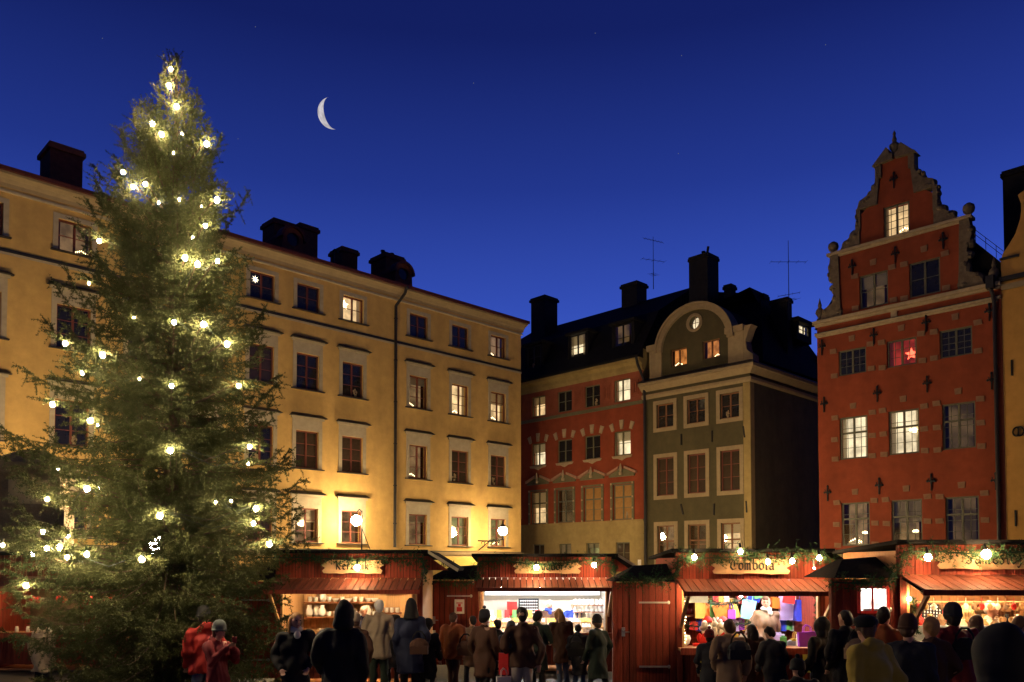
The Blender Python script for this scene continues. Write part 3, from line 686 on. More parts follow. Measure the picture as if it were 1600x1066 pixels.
i1 = [(rc[0] + .31 * math.cos(2 * math.pi * i / 24), rc[1] + .33 * math.sin(2 * math.pi * i / 24)) for i in range(24)]
b.prism(o1, -.07, -.002, [i1]); rw = b.build('round_window', 'cream', bg_)
MB().lathe([(.32, 0), (.32, .02)], n=20).build('pane', 'glass', rw, (rc[0], .1, rc[1]), (R(90), 0, 0))
MB().lathe([(.6, 0), (.6, .02)], n=20).build('interior', 'lit_cream', rw, (rc[0], .33, rc[1]), (R(90), 0, 0))
b = MB(); b.box(-.012, .012, 0, .02, -.32, .32); b.box(-.3, .3, .001, .019, -.012, .012); b.build('glazing_bar', 'brownframe', rw, (rc[0], .07, rc[1]))
candlestick(OR_, D2, 11.2, 12.72, 'the left arched-gable window of the green house', sc=.9); candlestick(OR_, D2, 13.5, 12.80, 'the right arched-gable window of the green house', sc=.7)
# roofs of the green house
mb = MB()
mb.add([(-.1, .75, 12.3), (GX + .3, .75, 12.3), (GX + .3, 9.2, 12.3), (-.1, 9.2, 12.3), (.6, 3.6, 16.3), (4.9, 3.6, 16.3), (4.9, 6.0, 16.3), (.6, 6.0, 16.3)], [(0, 1, 5, 4), (1, 2, 6, 5), (2, 3, 7, 6), (3, 0, 4, 7), (4, 5, 6, 7), (0, 3, 2, 1)])
arcp = arc(ra + .3, 16); n_ = len(arcp)
mb.add([(p[0], .45, p[1]) for p in arcp] + [(p[0], 5.0, p[1]) for p in arcp], [(i, i + 1, n_ + i + 1, n_ + i) for i in range(n_ - 1)] + [tuple(range(n_)), tuple(range(2 * n_ - 1, n_ - 1, -1))])
# steep slope rising to the big chimney
mb.add([(-.1, .6, 13.3), (3.0, 1.6, 15.9), (3.2, 5, 17.4), (-.1, 5, 18.3), (4.6, 3.0, 16.9), (4.6, 5, 16.9), (6.0, 4, 13.5), (3.2, 8, 12.4), (-.1, 8, 12.4)], [(0, 1, 2, 3), (1, 4, 5, 2), (4, 6, 5), (5, 6, 7, 2), (2, 7, 8, 3)])
mb.build('roof', 'roof', bg_)
def gpx(px, py, y): s, z = on(px, py, OR_, D2, y); return s - ox, z
s0, z1 = gpx(1075, 402, 3.2); s1, _ = gpx(1128, 402, 3.2)
rot_chimney(bg_, s0 + .05, s0 + 1.25, 3.2, 4.3, 13, z1 - .3, 'blackchim', cap=.05, pots=1)
mb = MB(); s, z = gpx(1108, 392, 3.2); mb.cyl((s0 + .95, 3.6, z1 - .1), (s0 + 1.05, 3.6, z1 + .42), .07, .07, 6); mb.build('chimney_cowl', 'blackchim', bg_)
for (x0, yt, x1, y) in ((1131, 446, 1142, 3.5), (1182, 461, 1193, 4.0), (1204, 470, 1230, 4.0)):
    s0, z1 = gpx(x0, yt, y); s1, _ = gpx(x1, yt, y); rot_chimney(bg_, s0, s1, y, y + .5, 12.5, z1 - .26, 'blackchim', cap=.06)
# side dormer with lit window facing the alley
side = thing  # alias
DS = OR_ + D2 * 15.4
def spx(px, py, y=0.0): return on(px, py, DS, D1, y)
s0, z1 = spx(1234, 509, .4); s1, z0 = spx(1250, 530, .4)
b = MB(); b.box(GX - .9, GX + .12, s0 - .25, s0 - .02, z0 - .35, z1 + .1); b.box(GX - .9, GX + .12, s1 + .02, s1 + .25, z0 - .35, z1 + .1); b.box(GX - .9, GX + .12, s0 - .02, s1 + .02, z0 - .35, z0 - .02)
b.box(GX - 1.2, GX + .25, s0 - .35, s1 + .35, z1 + .102, z1 + .3); b.build('dormer', 'roof', bg_)
wn = obj('window', frame_mesh(s1 - s0, z1 - z0, 1, 2, .05, .03, .06, None, 'oliveframe'), bg_, (GX + .08, (s0 + s1) / 2, z0), (0, 0, R(90)))
for sg in (-1, 1): obj('pane', pane_mesh((s1 - s0) / 2 - .08, z1 - z0 - .1, 'glass'), wn, (sg * (s1 - s0) / 4, .03, .05))
obj('interior', MB().box(-.42, .42, 0, .02, 0, z1 - z0).mesh('interior', 'lit_cream'), wn, (0, .15, 0))
s0, z1 = spx(1277, 552, .2); s1 = s0 + .8
wn = obj('window', frame_mesh(.8, 1.0, 1, 2, .05, .03, .06, None, 'oliveframe'), bg_, (GX - .1, s0 + .3, z1 - 1.0), (0, 0, R(90)))
for sg in (-1, 1): obj('pane', pane_mesh(.33, .9, 'darkglass'), wn, (sg * .2, .03, .05))
# antennas
def antenna(px, ytop, ybot, Y, arms, label):
    p = at(px, ybot, Y); q = at(px, ytop, Y); t = thing('antenna', label, 'antenna', p); h = (q - p).z
    MB().cyl((0, 0, 0), (0, 0, h), .022, .012, 6).build('mast', 'iron', t)
    for (fz, L, n, an, tilt) in arms:
        b = MB(); z = h * fz; d = Vector((math.cos(R(an)) , math.sin(R(an)), math.sin(R(tilt)))); b.cyl(Vector((0, 0, z)) - d * L, Vector((0, 0, z)) + d * L, .012, .012, 5)
        pr = Vector((-d.y, d.x, 0))
        for k in range(n):
            c = Vector((0, 0, z)) + d * (L * (2 * k / (n - 1) - 1)); b.cyl(c - pr * .22, c + pr * .22, .006, .006, 4)
        b.build('aerial', 'iron', t)
antenna(1021, 370, 452, 45, [(.93, .55, 7, 150, 25), (.55, .7, 5, 20, 0), (.28, .35, 4, 60, 8)], 'tall tv antenna with a tilted top aerial left of the big black chimney')
antenna(1233, 376, 500, 39, [(.73, .85, 5, 0, 0), (.32, .5, 4, 165, -6), (.26, .55, 4, 30, 10)], 'cross shaped tv antenna on a tall mast left of the red gable')

# ================================================================== RED GABLED HOUSE (right)
OG = OR_ + D2 * 18.75
br = thing('red_gabled_house', 'tall deep red house with an ornate stone trimmed stepped gable', 'house', OG, RZR)
q = lambda s: s - 18.75
def WRR(s, z, w_, h): return (q(s) - w_ / 2, q(s) + w_ / 2, z, z + h)
WR = 1.22
rr = [(22.27, 16.30, 1.06, 1.34, 'lit_warm', 4, 2, None), (21.28, 13.50, 1.2, 1.46, 'lit_grey', 2, 1, None), (23.34, 13.50, 1.2, 1.46, 'dark', 2, 1, None),
      (20.32, 10.74, 1.2, 1.12, 'dark', 3, 2, None), (22.39, 10.74, 1.2, 1.14, 'lit_red', 3, 2, None), (24.47, 10.76, 1.2, 1.14, 'dark', 4, 2, None),
      (20.33, 7.05, WR, 1.85, 'lit_cream', 4, 2, .62), (22.42, 7.05, WR, 1.85, 'lit_cream', 4, 2, .62), (24.52, 7.05, WR, 1.85, 'lit_grey', 4, 2, .62),
      (20.36, 3.28, WR, 1.88, 'lit_dim', 4, 2, .62), (22.48, 3.28, WR, 1.88, 'lit_dim', 4, 2, .62), (24.58, 3.28, WR, 1.88, 'lit_grey', 4, 2, .62)]
WRX = 26.1 - 18.75
holes = [WRR(*x[:4]) for x in rr]
mb = MB(); wall_holes(mb, 0, WRX, 0, 13.3, [h for h in holes if h[2] < 13])
mb.add([(0, 0, 0), (0, 11, 0), (0, 11, 13.3), (0, 0, 13.3), (WRX, 0, 0), (WRX, 11, 0), (WRX, 11, 13.3), (WRX, 0, 13.3)], [(1, 0, 3, 2), (4, 5, 6, 7), (1, 5, 6, 2)])
weld_build(mb, 'wall', 'red', br)
gl_ = [(18.95, 13.3), (19.75, 13.9), (19.78, 16.2), (20.7, 16.25), (20.72, 17.6), (21.3, 18.0), (21.62, 18.9), (21.62, 19.75)]
outl = [(q(s), z) for s, z in gl_] + [(q(44.5 - s), z) for s, z in reversed(gl_)]
gh = [[(h[0], h[2]), (h[1], h[2]), (h[1], h[3]), (h[0], h[3])] for h in holes if h[2] > 13]
MB().prism(outl, 0, .45, gh).build('gable', 'red', br)
for (s, z, w_, h, kd, rws, cls, tr) in rr:
    window(br, q(s), z, w_, h, 'greyframe', kd, rows=rws, cols=cls, rec=.07, fw=.07, bar=.02, mull=.08, trans=(h * tr if tr else None), pane_rows=2, inoff=.5 if z < 13 else .36)
# cornices with dark line
mb = MB(); mb.box(-.12, WRX + .02, -.2, .3, 13.22, 13.36); mb.box(-.06, WRX, -.1, -.002, 13.1, 13.218); mb.build('cornice', 'stone', br)
mb = MB(); mb.box(-.06, WRX, -.13, -.002, 12.7, 12.8); mb.box(-.03, WRX - .1, -.06, -.002, 12.62, 12.699); mb.build('lower_cornice', 'stone', br)
mb = MB(); mb.box(-.06, WRX, -.135, -.002, 12.802, 12.83); mb.build('cornice_flashing', 'sheet', br)
mb = MB(); mb.box(q(19.3), q(25.15), -.16, .4, 16.16, 16.28); mb.box(q(19.5), q(24.95), -.08, -.002, 16.06, 16.158); mb.build('gable_cornice', 'stone', br)
obj('stone_block', MB().box(q(22.0), q(22.24), -.08, -.002, 12.84, 13.09).mesh('stone_block', 'stone'), br)
# stone blocks beside the windows
blk = [MB().prism([(-.14, -.1), (.15, -.11), (.14, .1), (-.15, .11)], -.045, -.002).mesh('stone_block', 'blockstone'), MB().prism([(-.11, -.12), (.12, -.12), (.14, .13), (-.13, .12)], -.045, -.002).mesh('stone_block', 'blockstone')]
for (s, z, w_, h, kd, *_x) in rr[1:]:
    hh = [z + .05, z + h / 2, z + h + .05] if h > 1.6 else [z + .08, z + h + .03]
    for zz in hh:
        for sg in (-1, 1): obj('stone_block', blk[0], br, (q(s) + sg * (w_ / 2 + .2 + random.uniform(-.02, .03)), 0, zz + random.uniform(-.03, .03)), (0, random.uniform(-.08, .08), 0))
    obj('stone_block', blk[1], br, (q(s), 0, z + h + .45))
def anchor_mesh():
    b = MB(); b.box(-.025, .025, -.09, -.03, -.45, .28); b.box(-.16, .16, -.085, -.035, -.03, .03)
    for sg in (-1, 1):
        b.ell((sg * .17, -.06, .0), (.06, .03, .06), 8, 5); b.tube([(sg * .02, -.06, -.1), (sg * .12, -.06, .08), (sg * .15, -.06, .16)], .022, 5)
    b.ell((0, -.06, .3), (.06, .03, .08), 8, 5); b.ell((0, -.06, 0), (.09, .035, .09), 8, 5)
    return b.mesh('wall_anchor', 'iron')
am = anchor_mesh()
for s, z in ((18.99, 12.2), (21.27, 12.25), (23.38, 12.35), (25.7, 12.3), (19.05, 9.62), (21.38, 9.75), (23.38, 9.85), (25.73, 9.61), (19.16, 5.66), (21.4, 5.82), (23.47, 5.84), (25.8, 5.7), (20.39, 15.45), (22.21, 15.52), (24.08, 15.58), (22.2, 18.7)):
    obj('wall_anchor', am, br, (q(s), 0, z), scale=(.8, 1, .85))
# sculpted stone trim on the gable shoulders
def scroll(cx, z, sgn, sc=1.0):
    b = MB(); pts = []
    for i in range(16):
        a = i / 15 * 3.6; r = .42 - .095 * a; pts.append((cx + sgn * (r * math.cos(a + 2.2)) * sc, .12, z + r * math.sin(a + 2.2) * sc))
    b.tube(pts, [.12 * sc] * 16, 6); b.ell((cx, .12, z), (.15 * sc, .15, .15 * sc), 8, 6); return b
def lump(b, s, z, rx, rz_): b.ell((q(s), .12, z), (rx * 1.25, .24, rz_ * 1.15), 9, 7); b.ell((q(s) + rs.uniform(-.1, .1), .0, z + rs.uniform(-.15, .2)), (rx * .6, .16, rz_ * .6), 8, 6)
rs = random.Random(3)
for side_, sg in ((0, -1), (1, 1)):
    f = (lambda s: s) if side_ == 0 else (lambda s: 44.5 - s)
    b = MB()
    MBp = [(f(18.95), 13.38), (f(19.9), 13.38), (f(19.85), 14.1), (f(19.8), 16.15), (f(19.45), 16.15), (f(19.35), 15.5), (f(19.55), 14.9), (f(19.5), 14.5), (f(19.7), 14.1), (f(19.3), 13.95), (f(19.0), 13.6)]
    b.prism([(q(s), z) for s, z in MBp], -.1, .36)
    for (s, z, rx, rz_) in ((19.2, 13.7, .2, .22), (19.62, 14.2, .17, .26), (19.55, 14.75, .2, .15), (19.45, 15.2, .14, .2), (19.5, 15.7, .2, .22), (19.7, 13.6, .25, .2)): lump(b, f(s), z, rx, rz_)
    b.build('gable_volute', 'darkstone', br)
    b = MB(); b.prism([(q(f(s)), z) for s, z in ((19.9, 16.28), (20.75, 16.28), (20.75, 17.0), (20.55, 17.0), (20.3, 16.75), (20.0, 16.5))], -.1, .36)
    for (s, z, rx, rz_) in ((20.15, 16.55, .2, .16), (20.5, 16.85, .22, .2), (20.62, 17.15, .1, .14)): lump(b, f(s), z, rx, rz_)
    b.build('gable_scroll', 'darkstone', br)
    b = MB(); b.prism([(q(f(s)), z) for s, z in ((20.6, 16.9), (20.78, 16.9), (20.78, 17.9), (20.6, 17.9))], -.08, .36)
    for (s, z, rx, rz_) in ((20.62, 17.2, .09, .14), (20.6, 17.6, .08, .12)): lump(b, f(s), z, rx, rz_)
    b.build('gable_pilaster', 'darkstone', br)
    b = MB(); b.prism([(q(f(s)), z) for s, z in ((20.65, 17.85), (21.5, 17.85), (21.62, 19.0), (21.5, 19.0), (21.35, 18.6), (21.1, 18.35), (20.75, 18.2))], -.1, .36)
    for (s, z, rx, rz_) in ((20.9, 18.05, .22, .2), (21.2, 18.35, .15, .2), (21.35, 18.65, .12, .14), (21.5, 18.95, .1, .12), (21.05, 17.95, .2, .12)): lump(b, f(s), z, rx, rz_)
    b.build('gable_scroll', 'darkstone', br)
    b = MB(); b.prism([(q(f(s)), z) for s, z in ((21.45, 18.95), (21.7, 18.95), (21.7, 19.65), (21.45, 19.65))], -.1, .36); b.build('gable_pilaster', 'darkstone', br)
    # half of the broken pediment
    b = MB(); b.prism([(q(f(s)), z) for s, z in ((21.35, 19.5), (21.95, 20.12), (22.05, 20.0), (22.05, 19.85), (22.2, 19.75), (22.2, 19.55), (21.55, 19.5))], -.18, .4); b.build('broken_pediment', 'darkstone', br)
    b = MB(); b.lathe([(.05, 0), (.08, .08), (.2, .2), (.23, .33), (.2, .46), (.08, .55), (0, .57)], (q(f(19.5)), .12, 16.28), 12); b.build('ball_finial', 'darkstone', br, smooth=True)
b = MB(); b.lathe([(.1, 0), (.13, .1), (.07, .2), (.2, .45), (.22, .55), (.08, .68), (.10, .78), (.05, .95), (.07, 1.05), (0, 1.2)], (q(22.2), .1, 19.66), 10); b.build('top_finial', 'darkstone', br, smooth=True)
for s in (18.85, 25.85):
    b = MB(); b.lathe([(.14, 0), (.16, .1), (.08, .2), (.2, .4), (.16, .55), (.07, .65), (.09, .75), (0, 1.1)], (q(s), .1, 13.36), 10); b.build('urn_finial', 'darkstone', br, smooth=True)
# roof behind the gable
mb = MB(); xr = q(26.15); xl = q(18.4); xm = q(22.25)
mb.add([(xl, .5, 13.2), (xm, .5, 18.75), (xr, .5, 14.1), (xr, .5, 13.2), (xl, 11, 13.2), (xm, 11, 18.75), (xr, 11, 14.1), (xr, 11, 13.2)], [(0, 1, 5, 4), (1, 2, 6, 5), (2, 3, 7, 6), (0, 3, 2, 1), (4, 5, 6, 7)])
mb.build('roof', 'roof', br)
mb = MB()
for k in range(2):
    mb.cyl((q(23.9), .9, 17.05 + k * .2), (q(26.1), .9, 14.5 + k * .2), .012, .012, 5)
for i in range(7):
    t = i / 6; s = 23.9 + 2.2 * t; z = 17.05 - 2.55 * t; mb.cyl((q(s), .9, z - .3), (q(s), .9, z + .22), .012, .012, 5)
mb.build('snow_rail', 'iron', br)
mb = MB(); mb.tube([(WRX - .3, -.3, 13.15), (WRX - .22, -.22, 12.9), (WRX - .2, -.13, 12.5), (WRX - .2, -.13, .3)], .075, 8); mb.box(WRX - .42, WRX - .15, -.4, -.15, 13.1, 13.6); mb.build('drainpipe', 'sheet', br)
T(obj('window_star', star_mesh(5, .27, .12, 'redstar', .09), None, world(OR_, D2, 22.39 + .28, .3, 11.25), (0, 0, RZR)), 'glowing red paper star hanging in the middle window of the red gabled house', 'star lamp')
candlestick(OR_, D2, 22.5, 16.37, 'the topmost gable window of the red gabled house', sc=1.25)
candlestick(OR_, D2, 20.2, 3.35, 'the lowest left window of the red gabled house', sc=1.2)
for s, z, lb in ((22.75, 8.05, 'bright chandelier glowing in the middle window with many small panes of the red gabled house'), (20.62, 3.85, 'small glowing lamp above the candle arch, red gabled house'), (22.7, 3.85, 'small glowing lamp in the lowest middle window of the red gabled house')):
    big = 'chandelier' in lb
    T(obj('chandelier' if big else 'table_lamp', MB().ell((0, 0, 0), (.26, .15, .10) if big else (.13, .1, .07), 10, 6).mesh('lamp_glow', 'candle', True), None, world(OR_, D2, s, .35, z)), lb, 'chandelier' if big else 'lamp')
# ================================================================== OCHRE HOUSE at the right edge
bo = thing('ochre_house', 'ochre yellow house with a curved gable cut off by the right edge of the photo', 'house', OR_ + D2 * 26.12, RZR)
wo_ = 7.6
mb = MB(); wall_holes(mb, 0, wo_, 0, 13.2, [(1.05, 2.15, 11.2, 12.5)]); mb.add([(wo_, 0, 0), (wo_, 11, 0), (wo_, 11, 13.2), (wo_, 0, 13.2)], [(0, 1, 2, 3)]); weld_build(mb, 'wall', 'ochre', bo)
window(bo, 1.6, 11.2, 1.1, 1.3, 'brownframe', 'dark', rows=2, rec=.1)
half = [(0, 13.2), (0, 14.2), (.08, 14.45), (.3, 14.75), (.52, 15.1), (.68, 15.6), (.72, 15.9), (.72, 16.2), (.62, 16.55), (1.0, 16.75), (1.3, 17.3), (2.2, 18.0), (3.0, 18.9)]
MB().prism(half + [(wo_ - x, z) for x, z in reversed(half)], 0, .5).build('gable', 'ochre', bo)
MB().box(.02, wo_, -.12, .3, 13.0, 13.2).build('cornice', 'cream', bo)
MB().box(-.04, wo_, -.16, .3, 13.34, 13.50).build('cornice_flashing', 'sheet', bo)
MB().box(-.03, .62, -.08, .3, 14.18, 14.26).build('gable_ledge', 'sheet', bo)
b = MB()
for sg in (-1, 1): b.tube([(.48 + sg * .05 + sg * .13 * math.cos(t), -.06, 7.49 + .17 * math.sin(t)) for t in [-2.3 + i * 4.6 / 11 for i in range(12)]], .03, 5)
b.box(.46, .50, -.08, -.03, 7.3, 7.68); b.build('wall_anchor', 'iron', bo)
for px, py in ((1587, 810), (1581, 575)):
    s, z = on(px, py, OR_, D2); MB().box(-.025, .025, -.06, -.002, -.3, .3).build('wall_anchor', 'iron', bo, (s - 26.12, 0, z))
s0, z1 = on(1562, 272, OR_, D2, 2.5)
rot_chimney(bo, s0 - 26.12 + .1, s0 - 26.12 + 3.2, 2.5, 5.0, 13, z1 - .2, 'blackchim', cap=.07)
mb = MB(); mb.add([(.05, .5, 13.2), (3.8, .5, 17.6), (wo_, .5, 13.2), (.05, 11, 13.2), (3.8, 11, 17.6), (wo_, 11, 13.2)], [(0, 1, 4, 3), (1, 2, 5, 4), (0, 2, 1), (3, 4, 5)]); mb.build('roof', 'roof', bo)

# ================================================================== STONE WELL behind the tree
pw = at(52, 885, 21); pw.z = 0
wl_ = thing('stone_well', 'square stone well pillar with a moulded cap left of the christmas tree', 'well', pw, R(20))
b = MB(); b.box(-1.5, 1.5, -1.5, 1.5, 0, .5); b.box(-1.2, 1.2, -1.2, 1.2, .502, 2.6); b.build('basin', 'darkstone', wl_)
b = MB(); b.box(-1.0, 1.0, -1.0, 1.0, 2.602, 2.8); b.box(-.8, .8, -.8, .8, 2.802, 3.8); b.box(-.68, .68, -.68, .68, 3.802, 4.7); b.build('pedestal', 'darkstone', wl_)
b = MB(); b.box(-.8, .8, -.8, .8, 4.702, 4.82); b.box(-.92, .92, -.92, .92, 4.822, 4.96); b.hexa([(-.9, -.9, 4.962), (.9, -.9, 4.962), (.9, .9, 4.962), (-.9, .9, 4.962), (-.25, -.25, 5.35), (.25, -.25, 5.35), (.25, .25, 5.35), (-.25, .25, 5.35)]); b.build('cap', 'darkstone', wl_)
for a in range(4):
    b = MB(); b.box(-.45, .45, -.705, -.683, 3.95, 4.55); b.build('panel', 'stone', wl_, rot=(0, 0, a * math.pi / 2))

# ================================================================== STREET LAMPS (opal globes) and added post lamps
def globe_obj(parent, loc, r=.23):
    return obj('globe', cached(('globe', r), lambda: MB().ell((0, 0, 0), r, 14, 10).mesh('globe', 'globe', True)), parent, loc)
def wall_lamp(s, y, z, label, pole=False):
    t = thing('globe_lamp', label, 'street lamp', world(OY, D1, s, 0, z), RZY, 'globe street lamps')
    globe_obj(t, (0, -y, 0))
    if pole:
        b = MB(); b.cyl((.28, -y, -2.2), (.28, -y, .45), .035, .03, 8); b.tube([(.28, -y, .4), (.15, -y, .5), (0, -y, .36)], .025, 6); b.build('post', 'iron', t)
        b = MB(); b.cyl((.28, -y, -.3), (1.6, -.05, -1.25), .018, .018, 6); b.build('stay_rod', 'iron', t)
    else:
        b = MB(); b.tube([(0, 0, -.45), (0, -y * .5, -.5), (0, -y - .1, -.42)], .03, 6); b.tube([(0, -.05, -.95), (0, -y * .45, -.52)], .025, 6)
        for k in range(5):
            c = (0, -y * (.2 + .15 * k), -.62 + .03 * k); b.tube([(0, c[1] + .13 * math.cos(a), c[2] + .13 * math.sin(a)) for a in [i * .7 for i in range(8)]], .016, 5)
        b.build('bracket', 'iron', t)
        b = MB(); b.lathe([(.16, .18), (.12, .28), (.04, .36), (.03, .5), (0, .55)], (0, -y, 0), 10); b.cyl((0, -y, -.42), (0, -y, -.22), .04, .06, 8); b.build('cap', 'iron', t)
wall_lamp(-11.55, 1.3, 4.40, 'opal globe street lamp on an iron pole beside the lowest yellow house windows', True)
wall_lamp(-3.2, 1.85, 4.18, 'opal globe street lamp on a scrolled wall bracket near the yellow house corner')
wall_lamp(-26.6, 1.4, 4.30, 'opal globe wall lamp on the yellow house left of the stone well')
wall_lamp(-31.5, 1.4, 4.30, 'opal globe wall lamp at the far left end of the yellow house')
def added_post_lamp(x, y, z, label, r=.23):  # unseen lamps, added to light the facades and the crowd
    t = thing('globe_lamp', label, 'street lamp', (x, y, 0), 0, 'globe street lamps')
    globe_obj(t, (0, 0, z), r)
    b = MB(); b.lathe([(.14, 0), (.14, .3), (.07, .4), (.045, .8), (.04, z - .3), (.08, z - .24), (.1, z - .2)], n=10); b.build('post', 'iron', t)
    b = MB(); b.lathe([(.15, z + .19), (.1, z + .27), (.03, z + .32), (0, z + .4)], n=10); b.build('cap', 'iron', t)
added_post_lamp(-9.45, 22.5, 2.95, 'added globe lamp on a post hidden behind the christmas tree', .47)
added_post_lamp(2.4, 33.0, 2.55, 'added low globe lamp hidden behind the spice stall, lighting the rust red house', .175)
added_post_lamp(7.6, 32.6, 2.45, 'added low globe lamp hidden behind the raffle stall, lighting the red gabled house', .34)
added_post_lamp(7.5, -3.0, 4.2, 'added unseen globe lamp on a post behind the camera', .13)

# ================================================================== MOON
mc = at(519.5, 177.2, 1500); 
def moon():
    Rm = 1500 * 23.0 / FPX; fw_ = (mc - Vector((0, 0, CAM_H))).normalized(); rt = fw_.cross(Vector((0, 0, 1))).normalized(); up = rt.cross(fw_)
    an = R(164.5); ax = up * math.cos(an) + rt * -math.sin(an) * -1
    ax = (up * math.cos(R(-16)) + rt * math.sin(R(-16))).normalized()     # axis through the cusps
    limb = -(rt * math.cos(R(-16)) - up * math.sin(R(-16)))               # lit limb direction
    toward = -fw_; b = MB(); nu, nv = 10, 40; vs = []
    for j in range(nv + 1):
        t = math.pi * j / nv
        for i in range(nu + 1):
            ph = R(56) * i / nu
            vs.append(ax * (Rm * math.cos(t)) + (limb * math.cos(ph) + toward * math.sin(ph)) * (Rm * math.sin(t)))
    fs = [(j * (nu + 1) + i, j * (nu + 1) + i + 1, (j + 1) * (nu + 1) + i + 1, (j + 1) * (nu + 1) + i) for j in range(nv) for i in range(nu)]
    return b.add(vs, fs)
T(obj('moon', moon().mesh('moon', 'moon', True), None, mc + ray(515.5, 181) * 0), 'thin waning crescent moon in the dark blue sky', 'moon')

stm = MB().ell((0, 0, 0), .75, 6, 4).mesh('star', emit('star_glow', (.8, .85, 1), .16))
for i, (px, py) in enumerate(((399, 42), (1065, 87), (1060, 240), (1290, 70), (740, 130), (372, 217), (160, 60), (930, 52))):
    T(obj('star', stm, None, at(px, py, 1400)), 'faint tiny star in the dark blue evening sky', 'star', 'faint stars in the sky')

# ================================================================== FOLIAGE
def needle_mesh(name, P0, Dv, L, m, dens=120, nl=.03, nw=.007, spread=.75, stem=.003):
    """brush of single-triangle needles along straight shoots (vectorised)"""
    n = np.maximum(3, (L * dens)).astype(int); idx = np.repeat(np.arange(len(L)), n); N = len(idx)
    t = RNG.random(N); d = Dv[idx]; base = P0[idx] + d * (t * L[idx])[:, None]
    rv = RNG.normal(size=(N, 3)); pr = rv - d * np.sum(rv * d, 1)[:, None]; pr /= np.linalg.norm(pr, axis=1)[:, None] + 1e-9
    nd = d * (1 - spread) + pr * spread; nd += np.array([0, 0, .08]); nd /= np.linalg.norm(nd, axis=1)[:, None]
    ln = nl * (.7 + .6 * RNG.random(N)) * np.clip(1.15 - .5 * t, .4, 1.2)
    wv = np.cross(nd, RNG.normal(size=(N, 3))); wv /= np.linalg.norm(wv, axis=1)[:, None] + 1e-9; wv *= nw / 2
    V = np.stack([base - wv, base + wv, base + nd * ln[:, None]], 1).reshape(-1, 3)
    # stems as thin triangles
    sv = np.cross(Dv, RNG.normal(size=Dv.shape)); sv /= np.linalg.norm(sv, axis=1)[:, None] + 1e-9; sv *= stem
    V2 = np.stack([P0 - sv, P0 + sv, P0 + Dv * L[:, None]], 1).reshape(-1, 3)
    V = np.concatenate([V, V2]); nt_ = len(V) // 3
    me = bpy.data.meshes.new(name); me.vertices.add(len(V)); me.vertices.foreach_set('co', V.astype(np.float32).ravel())
    me.loops.add(nt_ * 3); me.loops.foreach_set('vertex_index', np.arange(nt_ * 3, dtype=np.int32))
    me.polygons.add(nt_); me.polygons.foreach_set('loop_start', np.arange(0, nt_ * 3, 3, dtype=np.int32))
    me.update(calc_edges=True); me.materials.append(M[m]); return me

TX, TY = (263 - 800) / FPX * 14.0, 14.0
tree = thing('christmas_tree', 'tall spruce christmas tree hung with warm light bulbs in the square', 'christmas tree', (TX, TY, 0))
ZP = [0, .4, 1, 2, 2.7, 3.5, 4.5, 5.5, 6.5, 7.5, 8.5, 9.3, 10, 10.5, 10.9, 11.15]
RP = [1.7, 2.0, 2.25, 2.55, 2.62, 2.5, 2.2, 1.9, 1.68, 1.5, 1.28, 1.0, .66, .40, .20, .08]
prof_r = lambda z: float(np.interp(z, ZP, RP))
MB().cyl((0, 0, 0), (.04, 0, 6), .17, .10, 10).cyl((.04, 0, 6), (.02, 0, 11.1), .10, .012, 8).build('trunk', 'bark', tree, smooth=True)
rt_ = random.Random(11)
P0s, Ds, Ls = [], [], []; limbs = MB()
def shoot(p, d, l): P0s.append(p); Ds.append(d); Ls.append(l)
z = .25; az0 = 0
